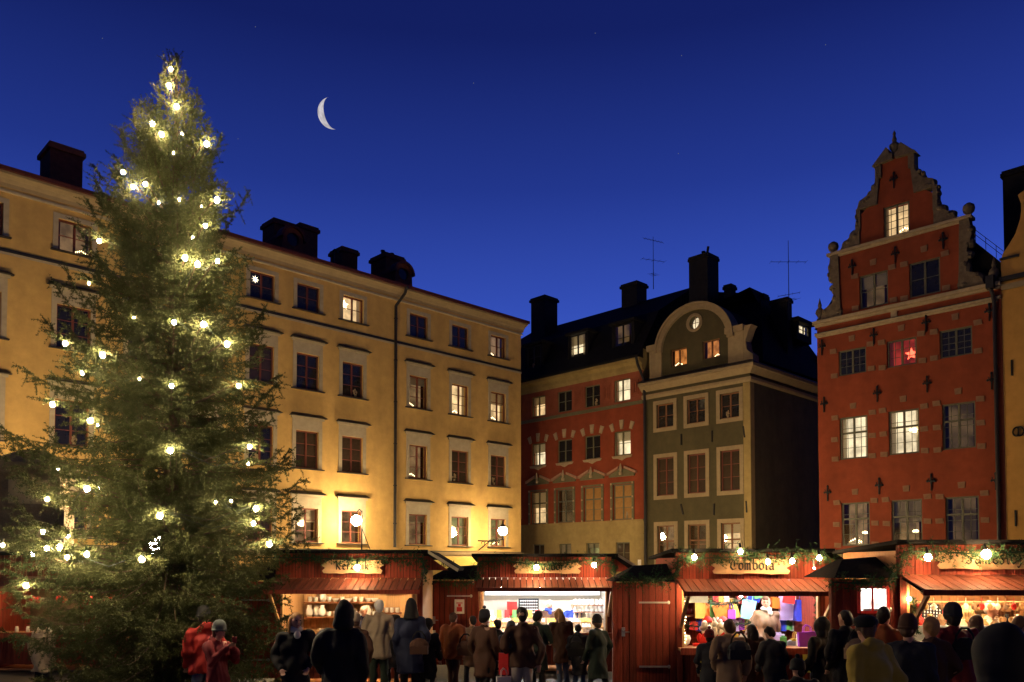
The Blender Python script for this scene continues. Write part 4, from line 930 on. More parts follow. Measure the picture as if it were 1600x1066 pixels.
while z < 11.0:
    nb = 5 if z > 9.6 else (8 if z > 8.5 else (10 if z > 3 else 13))
    for k in range(nb):
        az = az0 + 2 * math.pi * k / nb + rt_.uniform(-.4, .4); zb = z + rt_.uniform(-.2, .2)
        ca, sa = math.cos(az), math.sin(az)
        Lb = prof_r(zb) * rt_.uniform(.62, 1.08) * (1 + .13 * max(0, -ca) - .06 * max(0, ca))
        if rt_.random() < .07: Lb *= 1.2
        f = min(1, max(0, zb / 11.1)); el0 = R(-8 + 62 * f ** 1.6 + rt_.uniform(-14, 14)); nseg = 8
        pts = [Vector((.03 * f, 0, zb))]; bend = rt_.uniform(-.25, .25)
        for i in range(nseg):
            t = (i + 1) / nseg; e = el0 - R(22) * (1 - f) * math.sin(t * math.pi * .8) + R(46) * t ** 3 * rt_.uniform(.7, 1.2)
            a2 = az + bend * t
            pts.append(pts[-1] + Vector((math.cos(a2) * math.cos(e), math.sin(a2) * math.cos(e), math.sin(e))) * (Lb / nseg))
        limbs.tube(pts, [max(.004, .026 * (1 - .6 * f) * (1 - i / nseg)) for i in range(nseg + 1)], 4)
        sp = .155 if f < .8 else .125; n = int(Lb / sp)
        for i in range(2, n + 1):
            t = i / n; u = t * nseg; j = min(nseg - 1, int(u)); p = pts[j].lerp(pts[j + 1], u - j); d = (pts[j + 1] - pts[j]).normalized()
            sidev = d.cross(Vector((0, 0, 1))).normalized()
            for sg in (-1, 1):
                ls = (.12 + .36 * (1 - t) + .12 * rt_.random()) * min(1, .4 + Lb / 2.2) * rt_.uniform(.55, 1.2)
                hang = (1 - f) ** .6 * (1 - .55 * t)
                dd = (d * .7 + sidev * sg * .85 + Vector((0, 0, -1.1 * hang * rt_.uniform(.3, 1.4) + (.35 if f > .7 else .1) * t))).normalized()
                shoot(p, dd, ls)
                m_ = int(ls / .105)
                sv = dd.cross(Vector((0, 0, 1))); sv = sv.normalized() if sv.length > .1 else sidev
                for q2 in range(1, m_ + 1):
                    p2 = p + dd * (ls * q2 / (m_ + 1)); l2 = (.10 + .15 * rt_.random()) * (1.1 - .5 * q2 / (m_ + 1))
                    s2 = 1 if (q2 % 2) else -1
                    d3 = (dd * .65 + sv * s2 * .75 + Vector((0, 0, -1.4 * hang * rt_.random() + .15 * f))).normalized()
                    shoot(p2, d3, l2)
                    if rt_.random() < .45 and hang > .2: shoot(p2, (dd * .25 - sv * s2 * .3 + Vector((0, 0, -1.0))).normalized(), l2 * 1.5)   # hanging twig
        dl = (pts[-1] - pts[-2]).normalized(); shoot(pts[-2], dl, Lb / nseg + .16)
        sidev = dl.cross(Vector((0, 0, 1))).normalized()
        for sg in (-1, 1): shoot(pts[-2].lerp(pts[-1], .5), (dl * .8 + sidev * sg * .55 + Vector((0, 0, .25))).normalized(), .14 + .1 * rt_.random())
    az0 += 1.9; z += .23 if z < 8.5 else (.19 if z < 9.6 else .24)
for k in range(5):
    a = k * 1.257; shoot(Vector((.02, 0, 10.95)), Vector((math.cos(a) * .45, math.sin(a) * .45, .9)).normalized(), .22)
shoot(Vector((.02, 0, 10.9)), Vector((.03, 0, 1)).normalized(), .42)
BULBS = [(267, 108, 1), (264, 134, 2), (276, 167, 2), (238, 193, 2), (252, 210, 2), (285, 209, 0), (323, 225, 2), (271, 239, 0), (192, 269, 1), (208, 292, 1), (227, 288, 1), (339, 313, 2), (315, 323, 0), (321, 353, 1), (248, 317, 0),
 (155, 377, 1), (289, 403, 2), (309, 413, 2), (340, 408, 1), (139, 443, 0), (318, 507, 2), (272, 504, 1), (209, 497, 0), (102, 537, 2), (160, 555, 2), (355, 538, 2), (129, 583, 1), (268, 603, 1), (218, 592, 0), (373, 603, 1), (82, 632, 2),
 (141, 657, 2), (153, 664, 0), (266, 704, 2), (390, 698, 1), (388, 725, 0), (91, 733, 0), (136, 764, 2), (74, 780, 1), (155, 762, 0), (400, 795, 2), (396, 818, 1), (250, 806, 2), (67, 831, 1), (51, 866, 1), (73, 857, 1), (93, 855, 2),
 (106, 838, 1), (135, 866, 2), (105, 871, 1), (222, 874, 2), (421, 850, 2), (4, 852, 1), (41, 915, 2), (337, 785, 0), (361, 783, 0), (280, 312, 0), (301, 371, 0)]
BPOS = []
for (px, py, sz) in BULBS:
    p0 = at(px, py, 14.0); dx = p0.x - TX; rr_ = prof_r(min(11.1, p0.z)) * .98
    off = math.sqrt(max(.04, rr_ ** 2 - dx ** 2)) if abs(dx) < rr_ else .1
    if sz == 0: off *= .55
    BPOS.append(at(px, py, 14.0 - off * .93) - Vector((TX, TY, 0)))
for p in BPOS:
    r_ = math.hypot(p.x, p.y); z0_ = max(.3, p.z - (.1 if p.z < 6 else .45) * r_ * .7); st_ = Vector((.02, 0, z0_)); en = p + Vector((0, 0, .07)); dl = (en - st_); tip = en + dl.normalized() * .12 + Vector((0, 0, .1))
    limbs.tube([st_, st_.lerp(en, .5) + Vector((0, 0, -.04)), en, tip], [.02, .014, .008, .004], 4)
    L_ = dl.length; d = dl.normalized(); sidev = d.cross(Vector((0, 0, 1))).normalized(); n = int(L_ / .13)
    for i in range(max(1, int(n * .35)), n + 2):
        pp = st_.lerp(en, min(1.05, i / max(1, n)))
        for sg in (-1, 1):
            hang = max(0, 1 - p.z / 10); ls = rt_.uniform(.14, .34) * min(1, .5 + r_ / 3)
            dd = (d * .7 + sidev * sg * .8 + Vector((0, 0, -.9 * hang * rt_.random() + .12))).normalized(); shoot(pp, dd, ls)
            for q2 in range(1, int(ls / .1) + 1):
                d3 = (dd * .6 + sidev * rt_.choice((-1, 1)) * .5 + d * .3 + Vector((0, 0, -hang * rt_.random() + .1))).normalized(); shoot(pp + dd * (.1 * q2), d3, rt_.uniform(.08, .2))
    shoot(en, (d + Vector((0, 0, .5))).normalized(), .24)
limbs.build('branches', 'bark', tree)
P0a = np.array([tuple(p) for p in P0s]); Da = np.array([tuple(d) for d in Ds]); La = np.array(Ls)
print('shoots', len(La), 'len', La.sum())
cr_ = obj('crown', needle_mesh('crown', P0a, Da, La, 'needles', dens=260, nl=.036, nw=.0105), tree); cr_['kind'] = 'stuff'

# bulbs of the light string on the tree
ls_ = thing('light_string', 'string of warm white bulbs wound around the tall christmas tree', 'light string', (TX, TY, 0))
bmes = [MB().ell((0, 0, 0), (r, r, r * 1.15), 8, 6).mesh('bulb', mm, True) for r, mm in ((.018, 'smallbulb'), (.030, 'bulb'), (.039, 'bulb'))]
sock = MB().cyl((0, 0, 0), (0, 0, .07), .02, .02, 6).mesh('socket', 'cable')
pos = []
for p, (px, py, sz) in zip(BPOS, BULBS):
    pos.append(p)
    bb = obj('bulb', bmes[sz], ls_, pos[-1]); obj('socket', sock, bb, (0, 0, .03))
order = sorted(pos, key=lambda p: -p.z)
for p, q2 in zip(order[:-1], order[1:]):
    if (p - q2).length < 1.6:
        m_ = (p + q2) / 2 + Vector((0, .15, -.12)); MB().tube([p + Vector((0, .03, .08)), m_, q2 + Vector((0, .03, .08))], .006, 4).build('cable', 'cable', ls_)

def garland(path, label, r=.10, dens=110, bulbs=(), loc=(0, 0, 0)):
    t = thing('garland', label, 'garland', loc, 0, 'spruce garlands on the stalls'); rad = r * .5
    P, Dd, L = [], [], []
    for a, b_ in zip(path[:-1], path[1:]):
        a = Vector(a); b_ = Vector(b_); n = max(2, int((b_ - a).length * dens)); d = (b_ - a).normalized()
        for i in range(n):
            p = a.lerp(b_, (i + random.random()) / n) + Vector((0, 0, -.03 * math.sin(i * .35)))
            rv = Vector((random.gauss(0, 1), random.gauss(0, 1), random.gauss(0, 1) - .3)).normalized()
            p = p + Vector((random.gauss(0, rad * .7), random.gauss(0, rad * .7), random.gauss(0, rad))); P.append(tuple(p)); Dd.append(tuple((d * .4 * random.choice((-1, 1)) + rv).normalized())); L.append(r * random.uniform(.8, 2.0))
    obj('foliage', needle_mesh('foliage', np.array(P), np.array(Dd), np.array(L), 'garland', dens=110, nl=.045, nw=.011), t)['kind'] = 'stuff'
    MB().tube(path, .012, 5).build('rope', 'cable', t)
    return t

# ================================================================== MARKET STALLS
def plank_mesh(w, h, th, m): return cached(('pk', round(w, 3), round(h, 2), th, m), lambda: MB().hexa([(0, 0, 0), (w, 0, 0), (w, th, 0), (0, th, 0), (0, 0, h), (w, 0, h), (w, th, h), (0, th, h)]).mesh('plank', m))
def plank_wall(par, x0, x1, z0, z1, y, m='plank', pw=.125, th=.022, name='plank'):
    n = max(1, round((x1 - x0) / pw)); w_ = (x1 - x0) / n; me = plank_mesh(w_ - .012, z1 - z0, th, m)
    for i in range(n): obj(name, me, par, (x0 + i * w_ + .006, y + random.uniform(-.007, .007), z0 + random.uniform(-.006, .006)), (0, 0, random.uniform(-.012, .012)))
def backing(par, x0, x1, y0, y1, z0, z1, name, m): MB().box(x0, x1, y0, y1, z0, z1).build(name, m, par)

def stall(X0, D, W, label, bay=1.1, eave=2.66, hinge=2.14, counter=.92, awn_drop=.21, awn_out=.75, sign=None, inner='wood', right_wing=True, depth=2.1, strut=True, sign_x=.35, sign_w=1.3, text=None, tsize=.2, nib=.16, tang=40, body='market stall'):
    t = thing('market_stall', label, 'market stall', (X0, D, 0), 0, 'red wooden christmas market stalls')
    # front above the awning, and below the counter
    plank_wall(t, 0, W, hinge + .03, eave, 0); plank_wall(t, 0, W, .2, counter - .06, 0)
    backing(t, 0, W, .03, .06, hinge + .03, eave - .01, 'front_backing', 'felt'); backing(t, 0, W, .03, .06, .2, counter - .06, 'lower_backing', 'felt')
    for x in (0, W - .1): MB().box(x, x + .1, -.03, .09, .06, eave - .02).build('corner_post', 'plank', t)
    for x in (.1, W - .14): MB().box(x, x + .04, -.035, .05, counter, hinge).build('opening_trim', 'wood', t)
    MB().box(.02, W - .02, -.26, .38, counter - .05, counter).build('counter', 'shelf', t)
    MB().box(.02, W - .02, -.285, -.262, counter - .11, counter + .01).build('counter_edge', 'plank', t)
    # inside
    backing(t, .02, W - .02, depth, depth + .04, .1, eave - .1, 'back_wall', inner)
    backing(t, .0, .025, .1, depth, .1, eave - .1, 'side_wall', inner); backing(t, W - .025, W, .1, depth, .1, eave - .1, 'side_wall', inner)
    plank_wall(t, .03, W - .03, .9, eave - .15, depth - .03, 'shelf' if inner == 'shelf' else inner, .14, name='inner_plank')
    MB().box(.03, W - .03, .1, depth - .04, eave - .22, eave - .19).build('ceiling', inner, t); MB().box(.03, W - .03, .1, depth - .04, .06, .1).build('floor', 'shelf', t)
    # roof: flat felt slab, slightly falling to the back
    MB().hexa([(-.12, -.22, eave), (W + .12, -.22, eave), (W + .12, depth + .2, eave - .12), (-.12, depth + .2, eave - .12), (-.12, -.22, eave + .06), (W + .12, -.22, eave + .06), (W + .12, depth + .2, eave - .06), (-.12, depth + .2, eave - .06)]).build('roof', 'felt', t)
    if right_wing:
        x = W + .122; MB().hexa([(x, -.16, eave - .02), (x + .55, -.16, eave - .36), (x + .55, depth, eave - .36), (x, depth, eave - .02), (x, -.16, eave + .04), (x + .58, -.16, eave - .31), (x + .58, depth, eave - .31), (x, depth, eave + .04)]).build('roof_wing', 'felt', t)
        MB().hexa([(x, -.19, eave - .01), (x + .58, -.19, eave - .37), (x + .58, -.162, eave - .37), (x, -.162, eave - .01), (x, -.19, eave + .05), (x + .6, -.19, eave - .31), (x + .6, -.162, eave - .31), (x, -.162, eave + .05)]).build('barge_board', 'greytrim', t)
        MB().prism([(W + .001, eave - .06), (W + .1, eave - .06), (W + .5, eave - .34), (W + .001, eave - .34)], .1, .14).build('wing_infill', 'plank', t)
    if bay:
        plank_wall(t, -bay, -.002, .2, hinge - .04, .03)
        backing(t, -bay, -.002, .062, .09, .2, hinge - .04, 'door_backing', 'felt')
        MB().box(-bay - .06, -bay, .0, .1, .06, hinge - .02).build('door_post', 'plank', t)
        MB().hexa([(-bay - .06, -.12, hinge - .02), (-.04, -.12, hinge - .02), (-.04, 1.2, hinge - .02), (-bay - .06, 1.2, hinge - .02), (-bay * .6, .7, hinge + .27), (-.04, .7, hinge + .31), (-.04, .9, hinge + .31), (-bay * .6, .9, hinge + .27)]).build('bay_roof', 'felt', t)
        for z in (1.72, .55): MB().box(-bay + .42, -.12, -.01, .018, z, z + .03).ell((-.14, .0, z + .015), (.03, .015, .035), 8, 5).build('strap_hinge', 'metal', t)
        b = MB(); b.box(-bay + .1, -bay + .16, -.005, .02, 1.12, 1.28); b.tube([(-bay + .13, -.01, 1.22), (-bay + .13, -.06, 1.2), (-bay + .23, -.06, 1.2)], .012, 6); b.build('door_handle', 'metal', t)
    # awning hatch of boards, hinged above the opening
    za, zb2 = hinge + .01, hinge - awn_drop; n = round(W / .135); wp = W / n; ang = math.atan2(awn_drop, awn_out); L = math.hypot(awn_drop, awn_out)
    am_ = plank_mesh(wp - .016, L, .02, 'awnplank')
    for i in range(n):   # plank local z runs outwards and down
        obj('awning_board', am_, t, (i * wp + .007, -.03, za + random.uniform(-.004, .004)), (R(90) + ang + random.uniform(-.006, .006), 0, random.uniform(-.004, .004)))
    MB().hexa([(.01, -.05, za - .035), (W - .01, -.05, za - .035), (W - .01, -awn_out, zb2 - .03), (.01, -awn_out, zb2 - .03), (.01, -.05, za - .027), (W - .01, -.05, za - .027), (W - .01, -awn_out, zb2 - .022), (.01, -awn_out, zb2 - .022)]).build('awning_light_stop', 'felt', t)  # dark sheet added to stop stall light leaking through the board gaps
    MB().box(-.03, W + .03, -awn_out - .06, -awn_out - .03, zb2 - .05, zb2 + .03).build('awning_fascia', 'plank', t)
    b = MB(); 
    for y in (.18, .6): b.box(.02, W - .02, -y - .05, -y, za - y / awn_out * awn_drop - .075, za - y / awn_out * awn_drop - .035)
    b.build('awning_batten', 'wood', t)
    if strut:
        for x in (.05, W - .11):
            b = MB(); p = Vector((x, -awn_out + .02, zb2 - .03)); q2 = Vector((x, -.03, counter + .38)); d = (q2 - p).normalized(); nn = Vector((0, d.z, -d.y)) * .03
            b.hexa([p - nn, p - nn + Vector((.05, 0, 0)), p + nn + Vector((.05, 0, 0)), p + nn, q2 - nn, q2 - nn + Vector((.05, 0, 0)), q2 + nn + Vector((.05, 0, 0)), q2 + nn]).build('awning_strut', 'wood', t)
    if sign:
        rg = random.Random(len(sign) + 3); h_ = .27; pts = []
        n = 9
        for i in range(n + 1): pts.append((sign_w * i / n, .015 * rg.uniform(-1, 1)))
        for i in range(1, 5): pts.append((sign_w + (.05 if i % 2 else -.03) * rg.uniform(.5, 1.2), h_ * i / 5))
        for i in range(n, -1, -1): pts.append((sign_w * i / n, h_ + .012 * rg.uniform(-1, 1)))
        for i in range(4, 0, -1): pts.append(((-.05 if i % 2 else .03) * rg.uniform(.5, 1.2), h_ * i / 5))
        sb = MB().prism(pts, -.03, 0).build('sign_board', 'signwood', t, (sign_x, -.06, hinge + .12))
        lettering(sb, gl(sign), tsize, nib, tang, loc=(0, -.031, .075), centre=sign_w)
    return t

def stall_px(px, D): return (px - 800) / FPX * D
S_K = stall(stall_px(432, 16.2), 16.2, 2.88, 'red wooden pottery stall with Keramik sign beside the christmas tree', sign='Keramik', sign_x=.95, sign_w=1.12, tsize=.17)
S_S = stall(stall_px(746, 18.4), 18.4, 3.0, 'red wooden spice stall with Kryddor sign and bright white light inside', sign='Kryddor', sign_x=.85, sign_w=1.42, tsize=.19, inner='cream_cloth', hinge=2.12, eave=2.62)
S_T = stall(stall_px(1056, 15.1), 15.1, 2.72, 'red wooden raffle stall with Tombola sign full of shiny gift bags', sign='Tombola', sign_x=.68, sign_w=1.35, tsize=.2, inner='plank')
S_J = stall(stall_px(1404, 12.6), 12.6, 2.9, 'red wooden handicraft stall with Sameslöjd sign at the right edge', sign='Sameslöjd', sign_x=.58, sign_w=1.75, tsize=.21, nib=.085, tang=75, hinge=2.24, eave=2.74, inner='shelf', bay=.98)
S_L = stall(stall_px(-10, 18.5), 18.5, 2.9, 'dim red stall with red goods half hidden behind the left side of the christmas tree', bay=0, right_wing=False, inner='plank')
# side hatch on the left flank of the pottery stall
sh = MB(); me = plank_mesh(.135, .95, .02, 'awnplank')
for i in range(7): obj('side_hatch_board', me, S_K, (-1.12, .02 + i * .145, 2.10), (0, R(-128), R(0)))

# garlands with their lamps
def bulb_on(par, px, py, Y, r=.055, m='stallbulb'):
    r *= .76
    p = at(px, py, Y) - par.location
    bb = obj('bulb', cached(('sb', r, m), lambda: MB().ell((0, 0, 0), (r, r, r * 1.1), 10, 7).mesh('bulb', m, True)), par, p)
    obj('socket', cached('sbs', lambda: MB().cyl((0, 0, 0), (0, .05, .1), .025, .02, 6).mesh('socket', 'iron')), bb, (0, 0, .05))
def gpath(pts): return [at(*p) for p in pts]
g1 = garland(gpath([(395, 872, 16.0), (440, 871, 15.95), (500, 872, 15.95), (560, 876, 15.95), (610, 873, 15.95), (660, 872, 15.95), (663, 890, 15.95), (660, 905, 15.95)]), 'spruce garland along the roof edge of the pottery stall'); bulb_on(g1, 558, 887, 15.8, .07)
g2 = garland(gpath([(664, 908, 18.2), (700, 911, 18.2), (735, 911, 18.2), (748, 903, 18.2), (750, 878, 18.15), (790, 876, 18.15), (835, 882, 18.15), (880, 880, 18.15), (930, 874, 18.15), (958, 880, 18.1), (960, 900, 18.1)]), 'spruce garland along the spice stall roof and door'); bulb_on(g2, 838, 887, 18.0, .07); bulb_on(g2, 928, 883, 18.0, .065)
g3 = garland(gpath([(962, 903, 14.95), (1000, 907, 14.9), (1040, 905, 14.9), (1058, 893, 14.9), (1060, 872, 14.85), (1110, 872, 14.85), (1150, 870, 14.85), (1210, 868, 14.85), (1285, 866, 14.85), (1299, 880, 14.85), (1302, 908, 14.85)]), 'thick spruce garland along the raffle stall roof and door', r=.12)
for x, y in ((1085, 871), (1157, 862), (1200, 878), (1238, 877), (1280, 872)): bulb_on(g3, x, y, 14.72, .055)
bulb_on(g3, 1272, 888, 14.8, .02)
g4 = garland(gpath([(1300, 910, 12.5), (1350, 912, 12.45), (1390, 907, 12.45), (1408, 885, 12.4), (1412, 862, 12.35), (1470, 862, 12.35), (1530, 866, 12.35), (1600, 862, 12.35), (1660, 862, 12.35)]), 'spruce garland along the handicraft stall roof and door'); bulb_on(g4, 1450, 871, 12.2, .065); bulb_on(g4, 1541, 866, 12.2, .085)
g5 = garland(gpath([(1425, 932, 12.5), (1432, 960, 12.5), (1434, 990, 12.5)]), 'short spruce garland hanging down beside the handicraft stall opening', r=.05)
# bulbs and tubes inside (fixed parts of the stalls)
def inner_bulb(st, x, y, z, r=.045, m='stallbulb'): obj('bulb', cached(('sb', r, m), lambda: MB().ell((0, 0, 0), (r, r, r * 1.1), 10, 7).mesh('bulb', m, True)), st, (x, y, z))
def tube(st, x0, x1, y, z, m): MB().cyl((x0, y, z), (x1, y, z), .022, .022, 8).build('tube_lamp', m, st)
tube(S_K, .3, 1.4, .5, 2.34, 'warmtube'); tube(S_K, 1.6, 2.6, .5, 2.34, 'warmtube'); inner_bulb(S_K, 2.72, .12, 1.85, .03)
tube(S_S, .3, 1.45, .35, 2.05, 'coldtube'); tube(S_S, 1.6, 2.8, .35, 2.05, 'coldtube'); inner_bulb(S_S, .52, -.6, 1.90, .04); inner_bulb(S_S, 1.4, -.6, 1.90, .045); inner_bulb(S_S, .35, -.05, 1.25, .035)
tube(S_T, .8, 2.5, .4, 2.2, 'coldtube'); inner_bulb(S_T, .12, -.5, 1.92, .05); inner_bulb(S_T, 1.05, -.5, 1.9, .045); inner_bulb(S_T, 1.0, .6, 1.22, .025)
tube(S_J, .3, 2.5, .5, 2.32, 'warmtube'); inner_bulb(S_J, 1.25, -.1, 2.06, .06); inner_bulb(S_J, .1, -.1, 1.9, .03)
inner_bulb(S_L, 1.0, -.2, 2.0, .045); inner_bulb(S_L, 2.1, .3, 2.0, .05)
for k in range(9): inner_bulb(S_J, .25 + k * .29, -.02, 2.19, .014, 'redstar' if k % 2 else 'candle')

# ================================================================== GOODS
def gp(st, px, py, Y): return tuple(at(px, py, Y) - st.location)
def goods(name, me, st, loc, label, cat, group=None, rot=(0, 0, 0)):
    o = obj(name, me, None, st.location + Vector(loc), rot); return T(o, label, cat, group)
col = lambda n, c, r=.5, **k: mat(n, c, r, .12, 6, **k)
for n, c, r in (('orange', (.75, .2, .03), .3), ('purple', (.32, .06, .55), .2), ('blue', (.05, .07, .55), .25), ('cyan', (.25, .62, .68), .3), ('gold', (.65, .42, .08), .25), ('greenp', (.12, .4, .1), .35), ('redp', (.6, .03, .025), .4), ('silver', (.55, .55, .6), .2), ('violet', (.62, .45, .8), .3), ('black', (.012, .011, .011), .8), ('charcoal', (.03, .03, .034), .85), ('slate', (.30, .36, .42), .6), ('brown', (.075, .032, .018), .8), ('beige', (.30, .225, .15), .85), ('tan', (.24, .15, .09), .85), ('rustc', (.24, .065, .02), .85), ('mustard', (.40, .28, .045), .8), ('winered', (.17, .012, .014), .75), ('redcoat', (.34, .02, .014), .65), ('navy', (.018, .022, .05), .85), ('darkgreen', (.02, .03, .02), .85), ('bluecloth', (.03, .06, .4), .8), ('stone_t', (.36, .32, .27), .9), ('denim', (.06, .08, .13), .85), ('knit', (.40, .36, .33), .9), ('blonde', (.44, .23, .08), .6), ('brownhair', (.10, .05, .025), .6), ('grayhair', (.55, .52, .48), .6), ('darkhair', (.02, .014, .01), .6), ('paper', (.75, .72, .66), .8), ('yellowp', (.62, .54, .07), .8), ('greywool', (.10, .11, .10), .95)):
    M[n] = col(n, c, r)
# shelves and pottery
def shelf(st, x0, x1, y, z, d=.3):
    MB().box(x0, x1, y - d, y, z - .025, z).build('shelf', 'shelf', st)
cup = MB().lathe([(.03, 0), (.045, .02), (.05, .1), (.052, .11), (.045, .11)], n=10).mesh('cup', 'white', True)
bowl = MB().lathe([(.03, 0), (.05, .015), (.085, .07), (.09, .08), (.08, .08)], n=12).mesh('bowl', 'white', True)
jug = MB().lathe([(.05, 0), (.08, .06), (.075, .14), (.045, .2), (.055, .25), (.045, .25)], n=12).tube([(.07, 0, .08), (.12, 0, .12), (.1, 0, .2), (.05, 0, .22)], .01, 5).mesh('jug', 'white', True)
for z in (1.30, 1.62, 1.92): shelf(S_K, .1, 1.75, 2.05, z)
for z in (1.38, 1.86): shelf(S_K, 1.80, 2.2, 2.05, z, .22)
shelf(S_K, 2.6, 2.84, 1.2, 1.55, .5)
rk = random.Random(5)
lev = {1.30: 'lowest', 1.62: 'middle', 1.92: 'top'}
for z in (1.30, 1.62, 1.92):
    for k in range(11):
        x = .2 + k * .142; kind = rk.choice(['cup', 'bowl', 'jug']); me = {'cup': cup, 'bowl': bowl, 'jug': jug}[kind]
        goods(kind, me, S_K, (x, 1.88 + rk.uniform(-.04, .04), z + .001), 'white glazed %s on the %s shelf of the pottery stall' % (kind, lev[z]), kind, 'white pottery on the pottery stall shelves', (0, 0, rk.uniform(0, 6)))
for k in range(3): goods('cup', cup, S_K, (1.88 + k * .12, 1.93, 1.381), 'white cup on the small right hand shelf of the pottery stall', 'cup', 'white pottery on the pottery stall shelves')
for k in range(9):
    kind = ['bowl', 'cup', 'jug'][k % 3]; goods(kind, {'cup': cup, 'bowl': bowl, 'jug': jug}[kind], S_K, (.35 + k * .28, .05 + rk.uniform(-.1, .1), .921), 'white %s on the counter of the pottery stall' % kind, kind, 'white pottery on the pottery stall counter')
# spice stall: jar racks, trays, banners
jar = MB().lathe([(.035, 0), (.04, .01), (.04, .09), (.03, .1), (.032, .125)], n=8).mesh('spice_jar', 'paper', True)
for z in (1.02, 1.18, 1.34, 1.50): MB().box(2.2, 2.9, .75, .95, z - .02, z).build('jar_shelf', 'shelf', S_S)
for i, z in enumerate((1.02, 1.18, 1.34, 1.50)):
    for k in range(7): goods('spice_jar', jar, S_S, (2.25 + k * .1, .84, z + .001), 'small pale jar on the %s shelf of the spice stall rack' % ('lowest', 'second', 'third', 'top')[i], 'jar', 'spice jars on the rack')
tray = MB(); tray.box(-.12, .12, -.1, .1, 0, .012)
for a in (-.12, .108): tray.box(a, a + .012, -.1, .1, .0121, .05)
for a in (-.1, .088): tray.box(-.108, .108, a, a + .012, .0121, .05)
traym = tray.mesh('spice_tray', 'wood')
for i in range(10):
    for j in range(3):
        t = goods('spice_tray', traym, S_S, (.4 + i * .255, -.14 + j * .2, .94 + j * .10), 'shallow wooden tray of spice packets in the %s row on the spice stall counter' % ('front', 'middle', 'rear')[j], 'tray', 'trays of spices on the counter', (R(27), 0, 0))
        pk = MB()
        for a in range(3): pk.box(-.095 + a * .065, -.04 + a * .065, -.08, .07, .015, .05 + .01 * (a % 2))
        obj('spice_packet', cached(('spk', (i + j) % 3), lambda: pk.mesh('spice_packet', ['cream_cloth', 'gold', 'tan'][(i + j) % 3])), t)
MB().box(.12, 2.9, 1.55, 1.6, 1.70, 2.02).build('light_panel', emit('light_panel', (.93, .96, 1.0), 2.2, .15, 3), S_S)
goods('banner', MB().box(0, .25, 0, .02, 0, .34).mesh('banner', 'redp'), S_S, gp(S_S, 792, 962, 20.1), 'red banner on the back wall of the spice stall', 'banner')
bb_ = MB(); bb_.box(0, .5, 0, .02, 0, .4); q_ = goods('price_board', bb_.mesh('price_board', 'charcoal'), S_S, gp(S_S, 810, 961, 20.15), 'black price board with white rows on the back wall of the spice stall', 'board')
b = MB()
chm = MB().box(0, .04, -.006, -.001, 0, .03).mesh('chalk_mark', 'paper')
for r_ in range(5):
    for c_ in range(8): obj('chalk_mark', chm, q_, (.04 + c_ * .055, 0, .05 + r_ * .07))
pst = goods('poster', MB().box(-.11, .11, 0, .006, -.16, .16).mesh('poster', 'paper'), S_S, (-.40, -.005, 1.5), 'small white poster with a red figure on the spice stall door', 'poster')
b = MB(); b.box(-.06, .06, -.003, -.0005, -.11, -.01); b.lathe([(.05, -.0), (.05, .002)], (0, 0, 0), 10); b.box(-.03, .03, -.003, -.0005, .0, .06); b.box(-.07, .07, -.003, -.0005, .07, .09); b.build('poster_figure', 'redp', pst)
goods('door_plate', MB().box(-.07, .07, 0, .006, -.05, .05).mesh('door_plate', 'paper'), S_S, (-1.0, -.004, .92), 'small pale plate on the spice stall door', 'plate')
